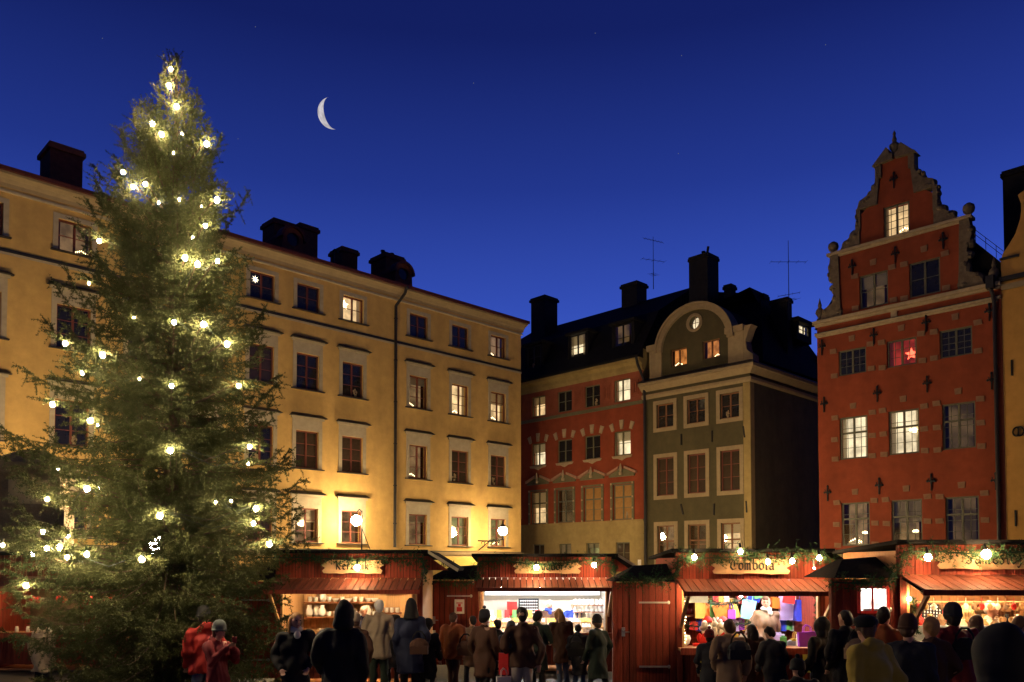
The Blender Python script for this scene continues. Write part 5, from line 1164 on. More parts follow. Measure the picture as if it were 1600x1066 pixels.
# raffle stall
def bag_mesh(w, h, d, m):
    def mk():
        b = MB(); b.hexa([(-w / 2, -d / 2, 0), (w / 2, -d / 2, 0), (w / 2, d / 2, 0), (-w / 2, d / 2, 0), (-w / 2 * 1.05, -d / 2 * .7, h), (w / 2 * 1.05, -d / 2 * .7, h), (w / 2 * 1.05, d / 2 * .7, h), (-w / 2 * 1.05, d / 2 * .7, h)])
        for y in (-d * .33, d * .33): b.tube([(-w * .22, y, h), (-w * .18, y, h + .09), (0, y, h + .13), (w * .18, y, h + .09), (w * .22, y, h)], .006, 5)
        b.add([(-w * .2, -d / 2 - .003, h * .3), (w * .25, -d / 2 * .85 - .004, h * .25), (w * .1, -d / 2 * .8 - .004, h * .7)], [(0, 1, 2)])
        return b.mesh('gift_bag', m)
    return cached(('bag', w, h, d, m), mk)
BG = [(1131, 966, 16.5, .30, .30, 'orange', 16, 'tilted orange gift bag in the middle of the raffle stall display'), (1166, 967, 16.5, .26, .38, 'cyan', -10, 'pale turquoise gift bag right of the orange bag'), (1254, 971, 16.3, .34, .42, 'blue', -4, 'blue gift bag hanging at the right of the raffle stall'), (1230, 969, 16.6, .30, .52, 'violet', 0, 'tall pale violet gift bag behind the raffle seller'),
      (1263, 1018, 15.2, .33, .36, 'purple', 3, 'shiny purple gift bag on the right of the raffle stall counter'), (1162, 1017, 15.3, .26, .3, 'silver', -16, 'silver gift bag leaning on the raffle stall counter'), (1093, 966, 16.6, .2, .34, 'gold', 0, 'gold gift bag at the left of the raffle display'), (1104, 966, 16.7, .12, .30, 'orange', 0, 'narrow orange gift bag beside the gold one'), (1112, 966, 16.7, .10, .36, 'greenp', 0, 'narrow green bottle bag beside the orange bag'),
      (1118, 941, 16.6, .1, .26, 'redp', 0, 'narrow red gift bag high in the raffle display'), (1126, 941, 16.6, .1, .28, 'gold', -3, 'narrow gold bottle bag high in the raffle display'), (1134, 941, 16.6, .1, .25, 'cream_cloth', 3, 'narrow white bottle bag high in the raffle display'), (1174, 938, 16.6, .30, .2, 'blue', -18, 'small blue gift bag near the ceiling of the raffle stall'), (1189, 934, 16.5, .26, .16, 'greenp', 10, 'green gift bag near the ceiling of the raffle stall'), (1232, 943, 16.2, .2, .18, 'redp', -8, 'small red gift bag before the tall violet one'),
      (1143, 967, 16.3, .14, .18, 'purple', 0, 'small purple bag low beside the orange bag'), (1152, 965, 16.5, .12, .26, 'gold', 20, 'leaning gold bag between the orange and turquoise bags'), (1213, 951, 16.6, .24, .22, 'orange', -6, 'orange gift bag just behind the raffle seller'), (1248, 945, 16.6, .3, .26, 'cream_cloth', 8, 'white gift bag in the upper right corner of the raffle stall'), (1160, 943, 16.6, .2, .2, 'redp', 10, 'red gift bag above the turquoise bag'), (1203, 1016, 15.3, .2, .16, 'greenp', 0, 'small green bag on the counter before the raffle seller'), (1245, 1016, 15.5, .16, .22, 'gold', 5, 'small gold bag on the counter beside the purple one')]
for (x, y, Y, w_, h, m, rt, lb) in BG: goods('gift_bag', bag_mesh(w_, h, .13, m), S_T, gp(S_T, x, y, Y), lb, 'gift bag', 'gift bags in the raffle stall', (0, R(-rt), R(rk.uniform(-12, 12))))
for z in (1.40, 1.74): shelf(S_T, .08, 2.64, 2.05, z, .45)
goods('notice_board', MB().box(0, .42, 0, .02, 0, .2).mesh('notice_board', 'slate'), S_T, gp(S_T, 1071, 942, 15.25), 'blank blue grey board in the upper left of the raffle stall', 'board')
for px_, c, lb in ((1106, 'redp', 'plush toy with shaggy white hair and red body on the left of the raffle counter'), (1130, 'redp', 'second shaggy white plush toy with a red cap beside the silver bag')):
    t = thing('plush_toy', lb, 'plush toy', S_T.location + Vector((at(px_, 1000, 15.45).x - S_T.location.x, .35, .922)), 0, 'plush toys in the raffle stall')
    MB().lathe([(.1, 0), (.17, .05), (.15, .15), (.08, .24), (0, .26)], n=12).ell((-.16, -.02, .14), (.05, .05, .09), 8, 6).ell((.16, -.02, .14), (.05, .05, .09), 8, 6).build('body', c, t, smooth=True)
    b = MB(); rr2 = random.Random(px_)
    for k in range(16): b.ell((rr2.uniform(-.11, .13), rr2.uniform(-.12, .08), rr2.uniform(.22, .44)), (rr2.uniform(.04, .07), .05, rr2.uniform(.05, .10)), 8, 6)
    b.build('hair', 'cream_cloth', t, smooth=True)
    MB().lathe([(.12, .43), (.10, .48), (.05, .53), (0, .55)], n=12).build('hat', 'redp', t, smooth=True)
goods('woven_heart', MB().lathe([(.0, 0), (.07, .05), (.1, .14), (.08, .2), (0, .22)], n=10, sy=.5).mesh('woven_heart', 'cream_cloth', True), S_T, (.2, .15, .922), 'cream coloured cushion on the left corner of the raffle counter', 'cushion')
g6 = garland([S_T.location + Vector(p) for p in ((.25, .5, 1.30), (.6, .5, 1.24), (1.0, .5, 1.30), (1.5, .5, 1.32))], 'spruce garland hanging inside the raffle stall above the plush toys', r=.045)
g7 = garland([S_T.location + Vector(p) for p in ((.7, .7, 1.72), (1.0, .7, 1.66), (1.3, .7, 1.72), (1.5, .7, 1.8))], 'upper spruce garland inside the raffle stall below the gold bags', r=.045)
g8 = garland([S_T.location + Vector(p) for p in ((2.6, .1, 1.95), (2.62, .1, 1.4), (2.6, .1, 1.1))], 'spruce garland down the right post inside the raffle stall', r=.04)
bd = MB()
for k in range(14): bd.ell((.17 + .02 * math.sin(k), .08, 1.0 + k * .058), .014, 6, 4)
goods('bead_string', bd.mesh('bead_string', 'candle'), S_T, (0, 0, 0), 'string of small glowing beads on the left post of the raffle stall', 'lights')
for x, lines, lb in ((.32, ('VINST', 'VARJE', 'GÅNG'), 'yellow handwritten paper sign below the left of the raffle counter'), (2.2, ('VINST', 'VARJE', 'GÅNG'), 'yellow paper sign below the right of the raffle counter')):
    pp = goods('paper_sign', MB().box(0, .42, 0, .006, 0, .32).mesh('paper_sign', 'yellowp'), S_T, (x, -.30, .50), lb, 'sign')
    for i, tx in enumerate(lines):
        gg = [G['TT'] if c == 'T' else G[c] for c in tx]; lettering(pp, gg, .072, .09, 30, th=.003, loc=(0, -.001, .22 - i * .095), centre=.42)
# handicraft stall
jb = goods('jewellery_board', MB().box(0, .34, 0, .02, 0, .3).mesh('jewellery_board', 'black'), S_J, gp(S_J, 1440, 970, 13.5), 'black display board with silver jewellery in the handicraft stall', 'display board', None, (R(-8), R(6), 0))
pdm = MB().ell((0, 0, 0), (.012, .006, .018), 6, 4).mesh('silver_pendant', 'silver')
for r_ in range(5):
    for c_ in range(6): obj('silver_pendant', pdm, jb, (.045 + c_ * .05, -.006, .05 + r_ * .05))
goods('craft_panel', MB().box(0, .42, 0, .03, 0, .27).mesh('craft_panel', 'redp'), S_J, gp(S_J, 1473, 970, 13.9), 'red cloth panel on the handicraft stall back wall', 'panel')
doll = MB().lathe([(.05, 0), (.055, .08), (.035, .14), (.04, .18), (.025, .23), (0, .24)], n=8).mesh('carved_figure', 'wood', True)
for k in range(12): goods('carved_figure', doll, S_J, gp(S_J, 1494 + (k % 6) * 5, 976 - (k // 6) * 7, 13.2 + (k // 6) * .25), 'small pale carved figure in the %s row of the handicraft stall display' % ('front', 'rear')[k // 6], 'figurine', 'carved figures in the handicraft stall')
MB().box(.15, 2.7, .4, 1.1, 1.42, 1.46).build('display_table', 'slate', S_J); MB().box(.15, 2.7, .4, .42, .95, 1.415).build('display_front', 'slate', S_J)
ld = MB().cyl((0, 0, 0), (0, 0, -.24), .01, .008, 6).ell((0, 0, -.28), (.045, .025, .05), 8, 6).mesh('ladle', 'wood', True)
for k in range(7): goods('wooden_ladle', ld, S_J, gp(S_J, 1562 + k * 8, 941, 13.1), 'carved wooden ladle hanging from the rail of the handicraft stall', 'ladle', 'ladles hanging in the handicraft stall', (0, R(rk.uniform(-6, 6)), 0))
MB().cyl((.25, .5, 1.83), (2.7, .5, 1.83), .012, .012, 6).build('hanging_rail', 'wood', S_J)
for z in (1.75,): shelf(S_J, .1, 2.75, 2.05, z)
# small lit hatch in the handicraft stall door bay
b = MB(); b.box(-.62, -.18, -.03, .04, 1.68, 1.72); b.box(-.62, -.18, -.03, .02, 2.06, 2.1); b.box(-.64, -.6, -.03, .02, 1.68, 2.1); b.box(-.2, -.16, -.03, .02, 1.68, 2.1); b.box(-.43, -.4, -.02, .02, 1.72, 2.06); hf = b.build('hatch_window', 'redp', S_J)
MB().box(-.6, -.2, -.005, .0, 1.72, 2.06).build('pane', emit('lit_hatch', (1, .9, .78), 2.2, .6, 6), hf)
cz = ['redp', 'gold', 'cyan', 'blue', 'orange', 'violet', 'greenp', 'silver', 'purple', 'cream_cloth']; cw_ = dict(redp='red', gold='gold', cyan='turquoise', blue='blue', orange='orange', violet='pale violet', greenp='green', silver='silver', purple='purple', cream_cloth='cream')
def parcel(m): 
    def mk():
        b = MB(); b.box(-.5, .5, -.5, .5, 0, 1); b.box(-.06, .06, -.51, .51, -.001, 1.01); b.box(-.51, .51, -.06, .06, -.002, 1.012); b.ell((-.14, 0, 1.06), (.15, .08, .08), 8, 5); b.ell((.14, 0, 1.06), (.15, .08, .08), 8, 5); return b.mesh('parcel', m)
    return cached(('parcel', m), mk)
def put(st, px, py, Y, w_, d_, h, m, lb, group): o = goods('parcel', parcel(m), st, gp(st, px, py, Y), lb, 'parcel', group, (0, 0, R(rk.uniform(-25, 25)))); o.scale = (w_, d_, h)
for i, px in enumerate((1088, 1146, 1154, 1180, 1190, 1216, 1224, 1236, 1246, 1252, 1278, 1283)):
    m = cz[i % 10]; put(S_T, px, 1015 if i > 6 else 1014, 15.35 + (i % 3) * .15, .12 + .05 * (i % 3), .12, .10 + .06 * ((i * 7) % 4), m, 'small %s wrapped parcel on the raffle counter' % cw_[m], 'parcels on the raffle counter')
for i in range(16):
    px = 1084 + i * 12.2; m = cz[(i * 3) % 10]; put(S_T, px, 986 if i % 2 else 984, 16.75, .16 + .04 * (i % 3), .14, .16 + .05 * ((i * 5) % 4), m, 'dim %s wrapped parcel at the back of the raffle stall' % cw_[m], 'parcels at the back of the raffle stall')
for i in range(9):
    px = 1150 + i * 15; m = cz[(i * 7 + 2) % 10]; put(S_T, px, 931, 16.9, .22, .1, .12 + .03 * (i % 3), m, '%s wrapped parcel under the ceiling of the raffle stall' % cw_[m], 'parcels under the raffle stall ceiling')
pouch = {m: MB().lathe([(.05, 0), (.075, .04), (.07, .1), (.03, .14), (.045, .17)], n=9).mesh('pouch', m, True) for m in ('redp', 'tan', 'cream_cloth', 'wood', 'black')}
pw_ = dict(redp='red', tan='tan', cream_cloth='cream', wood='pale wooden', black='black')
for i in range(20):
    m = ('redp', 'tan', 'cream_cloth', 'wood', 'black')[(i * 3) % 5]; goods('pouch', pouch[m], S_J, gp(S_J, 1436 + (i % 10) * 17, 984 - (i // 10) * 8, 13.15 + (i // 10) * .35), '%s pouch in the %s row on the handicraft stall table' % (pw_[m], ('front', 'rear')[i // 10]), 'pouch', 'pouches on the handicraft stall table')
for i in range(14):
    m = ('redp', 'wood', 'cream_cloth', 'tan')[i % 4]; goods('hanging_ornament', cached(('ho', m), lambda: MB().cyl((0, 0, 0), (0, 0, -.1), .004, .004, 4).ell((0, 0, -.14), (.045, .02, .055), 8, 6).mesh('hanging_ornament', m)), S_J, gp(S_J, 1434 + i * 12.5, 934, 12.95), '%s ornament hanging along the handicraft stall opening' % pw_[m], 'ornament', 'ornaments hanging along the handicraft stall')
for i in range(8):
    goods('carved_bowl', cached('cbowl', lambda: MB().lathe([(.04, 0), (.09, .03), (.12, .09), (.11, .09)], n=12).mesh('carved_bowl', 'wood', True)), S_J, gp(S_J, 1440 + i * 22, 957, 14.4), 'pale carved bowl on the back shelf of the handicraft stall', 'bowl', 'carved bowls on the handicraft back shelf')
for i in range(10):
    m = ('paper', 'gold', 'redp', 'greenp')[i % 4]; goods('spice_bag', cached(('sbag', m), lambda: MB().hexa([(-.06, -.04, 0), (.06, -.04, 0), (.06, .04, 0), (-.06, .04, 0), (-.055, -.008, .2), (.055, -.008, .2), (.055, .008, .2), (-.055, .008, .2)]).mesh('spice_bag', m)), S_S, gp(S_S, 768 + i * 12, 966, 19.9), '%s spice bag standing on the back shelf of the spice stall' % dict(paper='white', gold='gold', redp='red', greenp='green')[m], 'bag', 'spice bags on the back shelf')
shelf(S_S, .1, 2.1, 1.65, 1.06, .25)
# left stall goods
for k in range(14):
    goods('red_ornament', cached('orn', lambda: MB().lathe([(0, 0), (.05, .03), (.07, .09), (.04, .15), (0, .17)], n=8).mesh('red_ornament', 'redp', True)), S_L, (.5 + (k % 7) * .3, .4 + .3 * (k // 7), 1.55 if k % 2 else 1.85), 'red ornament in the %s row hanging in the dim stall behind the christmas tree' % ('lower' if k % 2 else 'upper'), 'ornament', 'red ornaments in the dim left stall')
for k in range(9):
    goods('glass_jar', jar, S_L, (.5 + k * .25, .1, .921), 'small pale jar on the counter of the dim stall behind the christmas tree', 'jar', 'jars on the dim left stall counter')
T(MB().box(-.1, .1, -.03, 0, -.15, .15).build('house_number_plate', 'paper', None, world(OR_, D2, on(1000, 879, OR_, D2)[0], -.03, on(1000, 879, OR_, D2)[1]), (0, 0, RZR)), 'small white plate on the ochre base of the rust red house', 'plate')

# ================================================================== PEOPLE
PENDING = []
def remeshed(mb, name, m, parent, voxel):
    me = bpy.data.meshes.new(name); me.from_pydata(mb.v, [], mb.f); me.update()
    bm = bmesh.new(); bm.from_mesh(me); bmesh.ops.recalc_face_normals(bm, faces=bm.faces); bm.to_mesh(me); bm.free()
    me.materials.append(M[m])
    o = obj(name, me, parent); r = o.modifiers.new('r', 'REMESH'); r.mode = 'VOXEL'; r.voxel_size = voxel; r.use_smooth_shade = True
    s = o.modifiers.new('s', 'SMOOTH'); s.iterations = 4; s.factor = .5
    PENDING.append(o); return o
def cap(mb, p, q2, r0, r1, n=8):
    p = Vector(p); q2 = Vector(q2); mb.cyl(p, q2, r0, r1, n); mb.ell(p, r0, n, 6); mb.ell(q2, r1, n, 6)
def person(px, topy, D, yaw, label, coat, trousers='charcoal', hair='darkhair', hat=None, hatm='black', pose='stand', lean=0, hem=.78, puff=1.0, face=False, hood=False, longhair=False, scarf=None, glasses=False, group=None, floor=0.0, hold=None, turn=None):
    top = at(px, topy, D); h = top.z - floor - (.03 if hat else 0); sc = h / 1.75
    t = thing('person', label, 'person', (top.x, D, floor), R(yaw), group); t.scale = (sc,) * 3
    th = R(lean); hipz = .95
    rp_ = random.Random(px * 7 + int(topy)); hy = R(rp_.uniform(-28, 28) if turn is None else turn); tilt = rp_.uniform(-.02, .02)
    def U(p):    # lean the upper body about the hips
        x, y, z = p
        if z > 1.5: x, y = x * math.cos(hy) - y * math.sin(hy) + tilt * (z - 1.5) * 8, x * math.sin(hy) + y * math.cos(hy) - .015
        if z <= hipz: return Vector(p)
        dz = z - hipz; return Vector((x, y * math.cos(th) - dz * math.sin(th), hipz + dz * math.cos(th) + y * math.sin(th)))
    A = {}
    for sg in (-1, 1):
        s_, e_, w_ = (sg * .19, .01, 1.41), (sg * .25, .04, 1.13), (sg * .24, -.06, .88)
        if pose == 'stand' or pose == 'walk': jx, jy = rp_.uniform(-.02, .05), rp_.uniform(-.1, .1); e_, w_ = (sg * (.25 + jx), .05 + jy * .5, 1.13), (sg * (.22 + jx), -.05 + jy * 1.6, .89)
        if pose == 'stand' and rp_.random() < .45: e_, w_ = (sg * .29, .08, 1.14), (sg * .19, -.13, .97)
        if pose == 'counter' or (pose == 'reach' and sg == 1): e_, w_ = (sg * .26, -.06, 1.14), (sg * .15, -.32, 1.06)
        if pose == 'hold' and sg == 1: e_, w_ = (sg * .27, -.04, 1.14), (sg * .20, -.26, 1.10)
        if pose == 'drink': e_, w_ = (sg * .24, -.12, 1.16), (sg * .07, -.27, 1.40)
        if pose == 'front': e_, w_ = (sg * .27, .0, 1.13), (sg * .08, -.22, 1.10)
        A[sg] = (s_, e_, w_)
    stride = .16 if pose == 'walk' else rp_.uniform(-.05, .05)
    # ---- body, one continuous surface
    b = MB()
    b.ell(U((0, 0, 1.645)), (.076, .094, .105), 14, 10); b.ell(U((0, -.025, 1.585)), (.058, .07, .065), 12, 8)   # skull, jaw
    b.ell(U((0, -.095, 1.615)), (.014, .02, .022), 8, 6); b.ell(U((0, -.09, 1.64)), (.009, .014, .03), 8, 6)        # nose
    b.ell(U((0, -.082, 1.668)), (.05, .018, .012), 8, 6); b.ell(U((0, -.08, 1.545)), (.022, .02, .018), 8, 6)         # brow, chin
    for sg in (-1, 1): b.ell(U((sg * .078, .005, 1.625)), (.012, .02, .032), 8, 6)
    cap(b, U((0, .01, 1.44)), U((0, 0, 1.57)), .058, .052)
    b.ell(U((0, 0, 1.28)), (.155, .10, .2), 12, 8); b.ell(U((0, 0, 1.08)), (.135, .095, .18), 12, 8); b.ell((0, 0, .95), (.155, .105, .13), 12, 8)
    cap(b, U((-.15, .01, 1.41)), U((.15, .01, 1.41)), .06, .06)
    for sg in (-1, 1):
        s_, e_, w_ = [U(p) for p in A[sg]]
        cap(b, s_, e_, .052, .040); cap(b, e_, w_, .040, .027)
        d = (w_ - e_).normalized(); d = (d + Vector((0, -.15, -.15))).normalized(); sd_ = Vector((1, 0, 0)) if abs(d.x) < .8 else Vector((0, 0, 1)); sd_ = (sd_ - d * sd_.dot(d)).normalized(); nrm = d.cross(sd_)
        pc = w_ + d * .055; b.ell(pc, (.040, .05, .02), 8, 6, Matrix((sd_, d, nrm)).transposed())
        for k in range(4):
            f0 = pc + sd_ * ((k - 1.5) * .019) + d * .04; ln = (.036, .042, .04, .032)[k]; f1 = f0 + d * ln; f2 = f1 + (d * .6 - nrm * .7 * (1 if nrm.y > 0 else -1)).normalized() * ln * .8
            cap(b, f0, f1, .0105, .010, 6); cap(b, f1, f2, .010, .0085, 6)
        th0 = pc - sd_ * sg * .03 - d * .01; cap(b, th0, th0 + (d * .6 - sd_ * sg * .6).normalized() * .05, .013, .010, 6)
        st = stride * sg
        hp, kn_, an_ = (sg * .09, 0, .92), (sg * .10, -st * .6 - .015, .5), (sg * .10, -st + .03, .09)
        cap(b, hp, kn_, .085, .055); cap(b, kn_, an_, .055, .038); cap(b, an_, (sg * .12, -st - .14, .045), .04, .033)
    remeshed(b, 'body', 'skin', t, .0125)
    # ---- jacket
    b = MB(); p_ = puff
    b.ell(U((0, .005, 1.27)), (.185 * p_, .135 * p_, .225), 14, 9); b.ell(U((0, 0, 1.06)), (.18 * p_, .135 * p_, .22), 14, 9)
    cap(b, U((-.15, .01, 1.405)), U((.15, .01, 1.405)), .078 * p_, .078 * p_)
    zz = hem; n = 14
    ring = lambda z_, rx, ry: [(rx * math.cos(2 * math.pi * i / n), ry * math.sin(2 * math.pi * i / n), z_) for i in range(n)]
    r1 = [U(p) for p in ring(1.1, .175 * p_, .13 * p_)]; r2 = ring(min(.94, hem + .1), .19 * p_, .145 * p_); r3 = ring(zz, (.185 + .06 * (.9 - zz)) * p_, (.145 + .06 * (.9 - zz)) * p_)
    b.add(r1 + r2 + r3, [(i, (i + 1) % n, n + (i + 1) % n, n + i) for i in range(n)] + [(n + i, n + (i + 1) % n, 2 * n + (i + 1) % n, 2 * n + i) for i in range(n)] + [tuple(range(n)), tuple(range(3 * n - 1, 2 * n - 1, -1))])
    for sg in (-1, 1):
        s_, e_, w_ = [U(p) for p in A[sg]]
        cap(b, s_, e_, .075 * p_, .062 * p_); cap(b, e_, e_.lerp(w_, .93), .062 * p_, .05 * p_)
    b.ell(U((0, .01, 1.49)), (.085, .085, .05), 12, 6)
    if hood: b.ell(U((0, .09, 1.49)), (.13, .085, .09), 12, 8)
    remeshed(b, 'coat', coat, t, .018)
    # ---- trousers and shoes
    b = MB()
    b.ell((0, 0, .93), (.165, .12, .12), 12, 8)
    for sg in (-1, 1):
        st = stride * sg
        cap(b, (sg * .09, 0, .9), (sg * .10, -st * .6 - .01, .5), .098, .072); cap(b, (sg * .10, -st * .6 - .01, .5), (sg * .10, -st + .03, .12), .072, .062)
    remeshed(b, 'trousers', trousers, t, .02)
    for sg in (-1, 1):
        st = stride * sg; b = MB(); cap(b, (sg * .10, -st + .05, .055), (sg * .125, -st - .15, .045), .052, .046, 10); b.box(sg * .11 - .045, sg * .11 + .045, -st - .17, -st + .09, 0, .02); b.build('shoe', 'black', t, smooth=False)
    # ---- head dressing
    hc = lambda x, y, z: U((x, y, z))
    b = MB()
    if not hat in ('hood',) and hair:
        b.ell(hc(0, .014, 1.672), (.085, .098, .09), 12, 8); b.ell(hc(0, .05, 1.62), (.078, .062, .09), 12, 8)
        for sg in (-1, 1): b.ell(hc(sg * .072, .015, 1.655), (.018, .05, .05), 8, 6)
        if longhair:
            b.ell(hc(0, .075, 1.50), (.095, .055, .17), 12, 8)
            for sg in (-1, 1): b.ell(hc(sg * .082, .01, 1.58), (.03, .05, .13), 10, 7)
        remeshed(b, 'hair', hair, t, .012)
    b = MB()
    if hat == 'beanie':
        b.lathe([(.0, .145), (.045, .138), (.085, .1), (.101, .05), (.104, .0), (.1, -.035), (.094, -.035)], n=16, sy=1.1); b.lathe([(.106, .0), (.109, -.018), (.106, -.038)], n=16, sy=1.1)
    elif hat == 'cap':
        b.lathe([(.0, .105), (.06, .1), (.108, .07), (.118, .03), (.1, 0), (.096, -.02)], n=16, sy=1.12); b.prism([(-.07, -.0), (.07, 0), (.05, .014), (-.05, .014)], -.18, -.09)
    elif hat == 'beret':
        b.lathe([(.0, .135), (.05, .13), (.10, .105), (.135, .06), (.145, .015), (.135, -.03), (.115, -.06), (.1, -.07)], n=20, sy=1.08)
    elif hat == 'brim':
        b.lathe([(.0, .15), (.07, .15), (.1, .12), (.108, .02), (.2, .0), (.215, -.02), (.1, -.012)], n=20, sy=1.08)
    elif hat == 'bobble':
        b.lathe([(.0, .13), (.06, .12), (.095, .08), (.106, .0), (.108, -.04), (.1, -.045)], n=16, sy=1.1); b.ell((0, 0, .155), .035, 8, 6)
    elif hat == 'hood':
        b.ell((0, .012, -.01), (.122, .135, .16), 14, 10); b.ell((0, .04, -.13), (.13, .11, .1), 12, 8); b.ell((0, .02, .10), (.07, .09, .07), 10, 7)
    elif hat == 'point':
        b.lathe([(.0, .17), (.035, .155), (.08, .1), (.108, .03), (.115, -.06), (.13, -.16), (.15, -.2)], n=14, sy=1.1)
    if b.v and hat in ('hood', 'point'):
        b2_ = MB(); M4 = Matrix.Translation(hc(0, .008, 1.68)) @ Matrix.Rotation(hy, 4, 'Z') @ Matrix.Rotation(th, 4, 'X'); b2_.v = [tuple(M4 @ Vector(v)) for v in b.v]; b2_.f = b.f; remeshed(b2_, 'hood', hatm, t, .014)
    elif b.v:
        ho = obj('hat' if hat not in ('hood', 'point') else 'hood', b.mesh('hat', hatm, True), t, hc(0, .008, 1.68), (th, 0, hy))
    if face:
        for sg in (-1, 1): obj('eye', cached('eye', lambda: MB().ell((0, 0, 0), (.012, .008, .007), 8, 6).mesh('eye', 'eye', True)), t, hc(sg * .031, -.086, 1.645))
        obj('lips', cached('lips', lambda: MB().ell((0, 0, 0), (.024, .008, .008), 8, 6).mesh('lips', 'lips', True)), t, hc(0, -.092, 1.572))
    if scarf:
        b = MB(); b.lathe([(.075, 0), (.1, .02), (.1, .06), (.075, .085)], (0, 0, 0), 14, sy=1.0); b.ell((.03, -.10, -.03), (.05, .035, .06), 8, 6); obj('scarf', b.mesh('scarf', scarf, True), t, hc(0, .0, 1.475), (th, 0, 0))
    if glasses:
        b = MB()
        for sg in (-1, 1):
            b.tube([(sg * .034 + .024 * math.cos(a), -.1, .02 * math.sin(a)) for a in [i * .785 for i in range(9)]], .003, 4); b.cyl((sg * .058, -.1, 0), (sg * .08, 0, .0), .003, .003, 4)
        b.cyl((-.01, -.1, 0), (.01, -.1, 0), .003, .003, 4); obj('glasses', b.mesh('glasses', 'black'), t, hc(0, 0, 1.645), (th, 0, hy))
    return t, U, A
# couple in red by the tree
person(320, 950, 12.6, 215, 'person in bright red jacket and dark beanie beside the tree, back turned', 'redcoat', 'denim', 'darkhair', 'beanie', 'black', hood=True, puff=1.15)
p2, U2, A2 = person(341, 972, 11.8, 62, 'person in wine red jacket, grey beanie and glasses holding a cup', 'winered', 'charcoal', 'brownhair', 'beanie', 'greywool', pose='drink', face=True, glasses=True, puff=1.08, hood=True)
w0 = p2.matrix_basis @ Vector((0, -.36, 1.46))
T(MB().lathe([(.03, 0), (.038, .09), (.034, .09)], n=10).build('paper_cup', 'winered', None, w0), 'small dark cup held by the person in grey beanie', 'cup')
person(462, 958, 11.8, 12, 'person with blond hair, black coat and pale scarf facing the camera', 'black', 'black', 'blonde', None, face=True, longhair=True, scarf='cream_cloth', hem=.5, puff=1.1, turn=25)
person(535, 944, 10.4, 178, 'person in a black hooded coat seen from behind before the pottery stall', 'black', 'black', None, 'hood', 'black', hem=.45, puff=1.32)
person(556, 958, 13.6, 190, 'person in a striped wool hat behind the black hooded coat', 'brown', 'charcoal', 'brownhair', 'bobble', 'beige', puff=1.05)
person(592, 938, 14.9, 188, 'person with short grey hair in a beige jacket looking at the pottery counter', 'beige', 'darkgreen', 'grayhair', None, pose='front', puff=1.06, hem=.74)
person(568, 946, 17.2, 20, 'person in dark clothes standing inside the pottery stall', 'navy', 'black', 'grayhair', None, face=True, pose='counter', lean=8)
person(641, 940, 14.4, 185, 'person in dark blue coat with peaked hood right of the pottery stall', 'navy', 'black', None, 'point', 'black', hem=.55, puff=1.2)
person(668, 968, 14.8, 170, 'person in a long black coat left of the spice stall door', 'black', 'black', 'darkhair', 'beanie', 'black', hem=.5, puff=1.1)
person(708, 957, 15.2, 160, 'person in a rust brown jacket walking past the spice stall door', 'rustc', 'brown', 'brownhair', None, pose='walk', puff=1.15)
person(738, 962, 15.8, 200, 'person in a faded brown coat next to the rust brown jacket', 'tan', 'charcoal', 'darkhair', None, pose='walk', hem=.6)
person(779, 968, 15.6, 176, 'short person in a black coat at the left end of the spice stall', 'black', 'charcoal', 'darkhair', None, hem=.55)
p10, U10, A10 = person(816, 950, 13.0, 186, 'person in dark brown jacket and pale trousers carrying a red folder', 'brown', 'stone_t', 'darkhair', None, pose='stand', puff=1.12, hem=.82)
w0 = p10.matrix_basis @ Vector((.29, -.02, .88))
T(MB().box(-.02, .02, -.08, .08, -.18, .16).build('red_folder', 'redp', None, w0, (0, 0, R(70))), 'red folder under the arm of the brown jacket person', 'folder')
w0 = p10.matrix_basis @ Vector((.30, .05, .40))
T(obj('carrier_bag', bag_mesh(.22, .28, .10, 'cream_cloth'), None, w0, (0, 0, R(15))), 'pale carrier bag beside the pale trousers', 'bag')
person(840, 955, 15.2, 165, 'person in a dark green coat between the brown jacket and the blond hair', 'darkgreen', 'black', 'darkhair', None, pose='front', hem=.55)
person(879, 951, 16.0, 200, 'person with long blond hair in dark coat bending over the spice counter', 'brown', 'denim', 'blonde', None, longhair=True, pose='counter', lean=12, hem=.6, puff=1.1)
person(905, 975, 15.4, 190, 'person in a black coat at the right end of the spice stall', 'charcoal', 'denim', 'darkhair', None, hem=.5, puff=1.1, lean=8)
person(857, 938, 19.3, 0, 'grey haired seller in a dark brown fleece behind the spice counter', 'brown', 'black', 'grayhair', None, face=True, pose='counter', scarf='bluecloth')
person(898, 938, 19.5, -20, 'seller in a blue top on the right inside the spice stall', 'bluecloth', 'black', 'grayhair', None, face=True, pose='counter', lean=8)
person(1197, 932, 15.95, 8, 'seller in a grey beige jacket standing inside the raffle stall', 'tan', 'charcoal', 'brownhair', None, face=True, pose='stand', puff=1.12, scarf='cream_cloth')
person(1139, 968, 12.2, 180, 'person in a tan coat seen from behind before the raffle counter', 'tan', 'brown', 'brownhair', None, hem=.5, puff=1.05)
person(1212, 978, 12.4, 195, 'person in a dark coat bending towards the raffle counter', 'charcoal', 'black', 'darkhair', None, lean=14, pose='counter', hem=.5, puff=1.15)
person(1248, 1030, 9.2, 180, 'small person in a black bobble hat low before the raffle stall', 'black', 'black', 'darkhair', 'bobble', 'black', puff=1.25)
person(1322, 953, 11.2, 190, 'person in a long black coat left of the mustard jacket', 'black', 'black', 'darkhair', None, hem=.5, puff=1.15)
person(1382, 950, 11.6, 150, 'person with dark hair in a tan coat before the handicraft stall door', 'rustc', 'black', 'darkhair', None, pose='front')
person(1362, 962, 8.6, 205, 'person in mustard yellow hooded jacket and black cap', 'mustard', 'charcoal', 'brownhair', 'cap', 'black', hood=True, puff=1.3, hem=.75, lean=6)
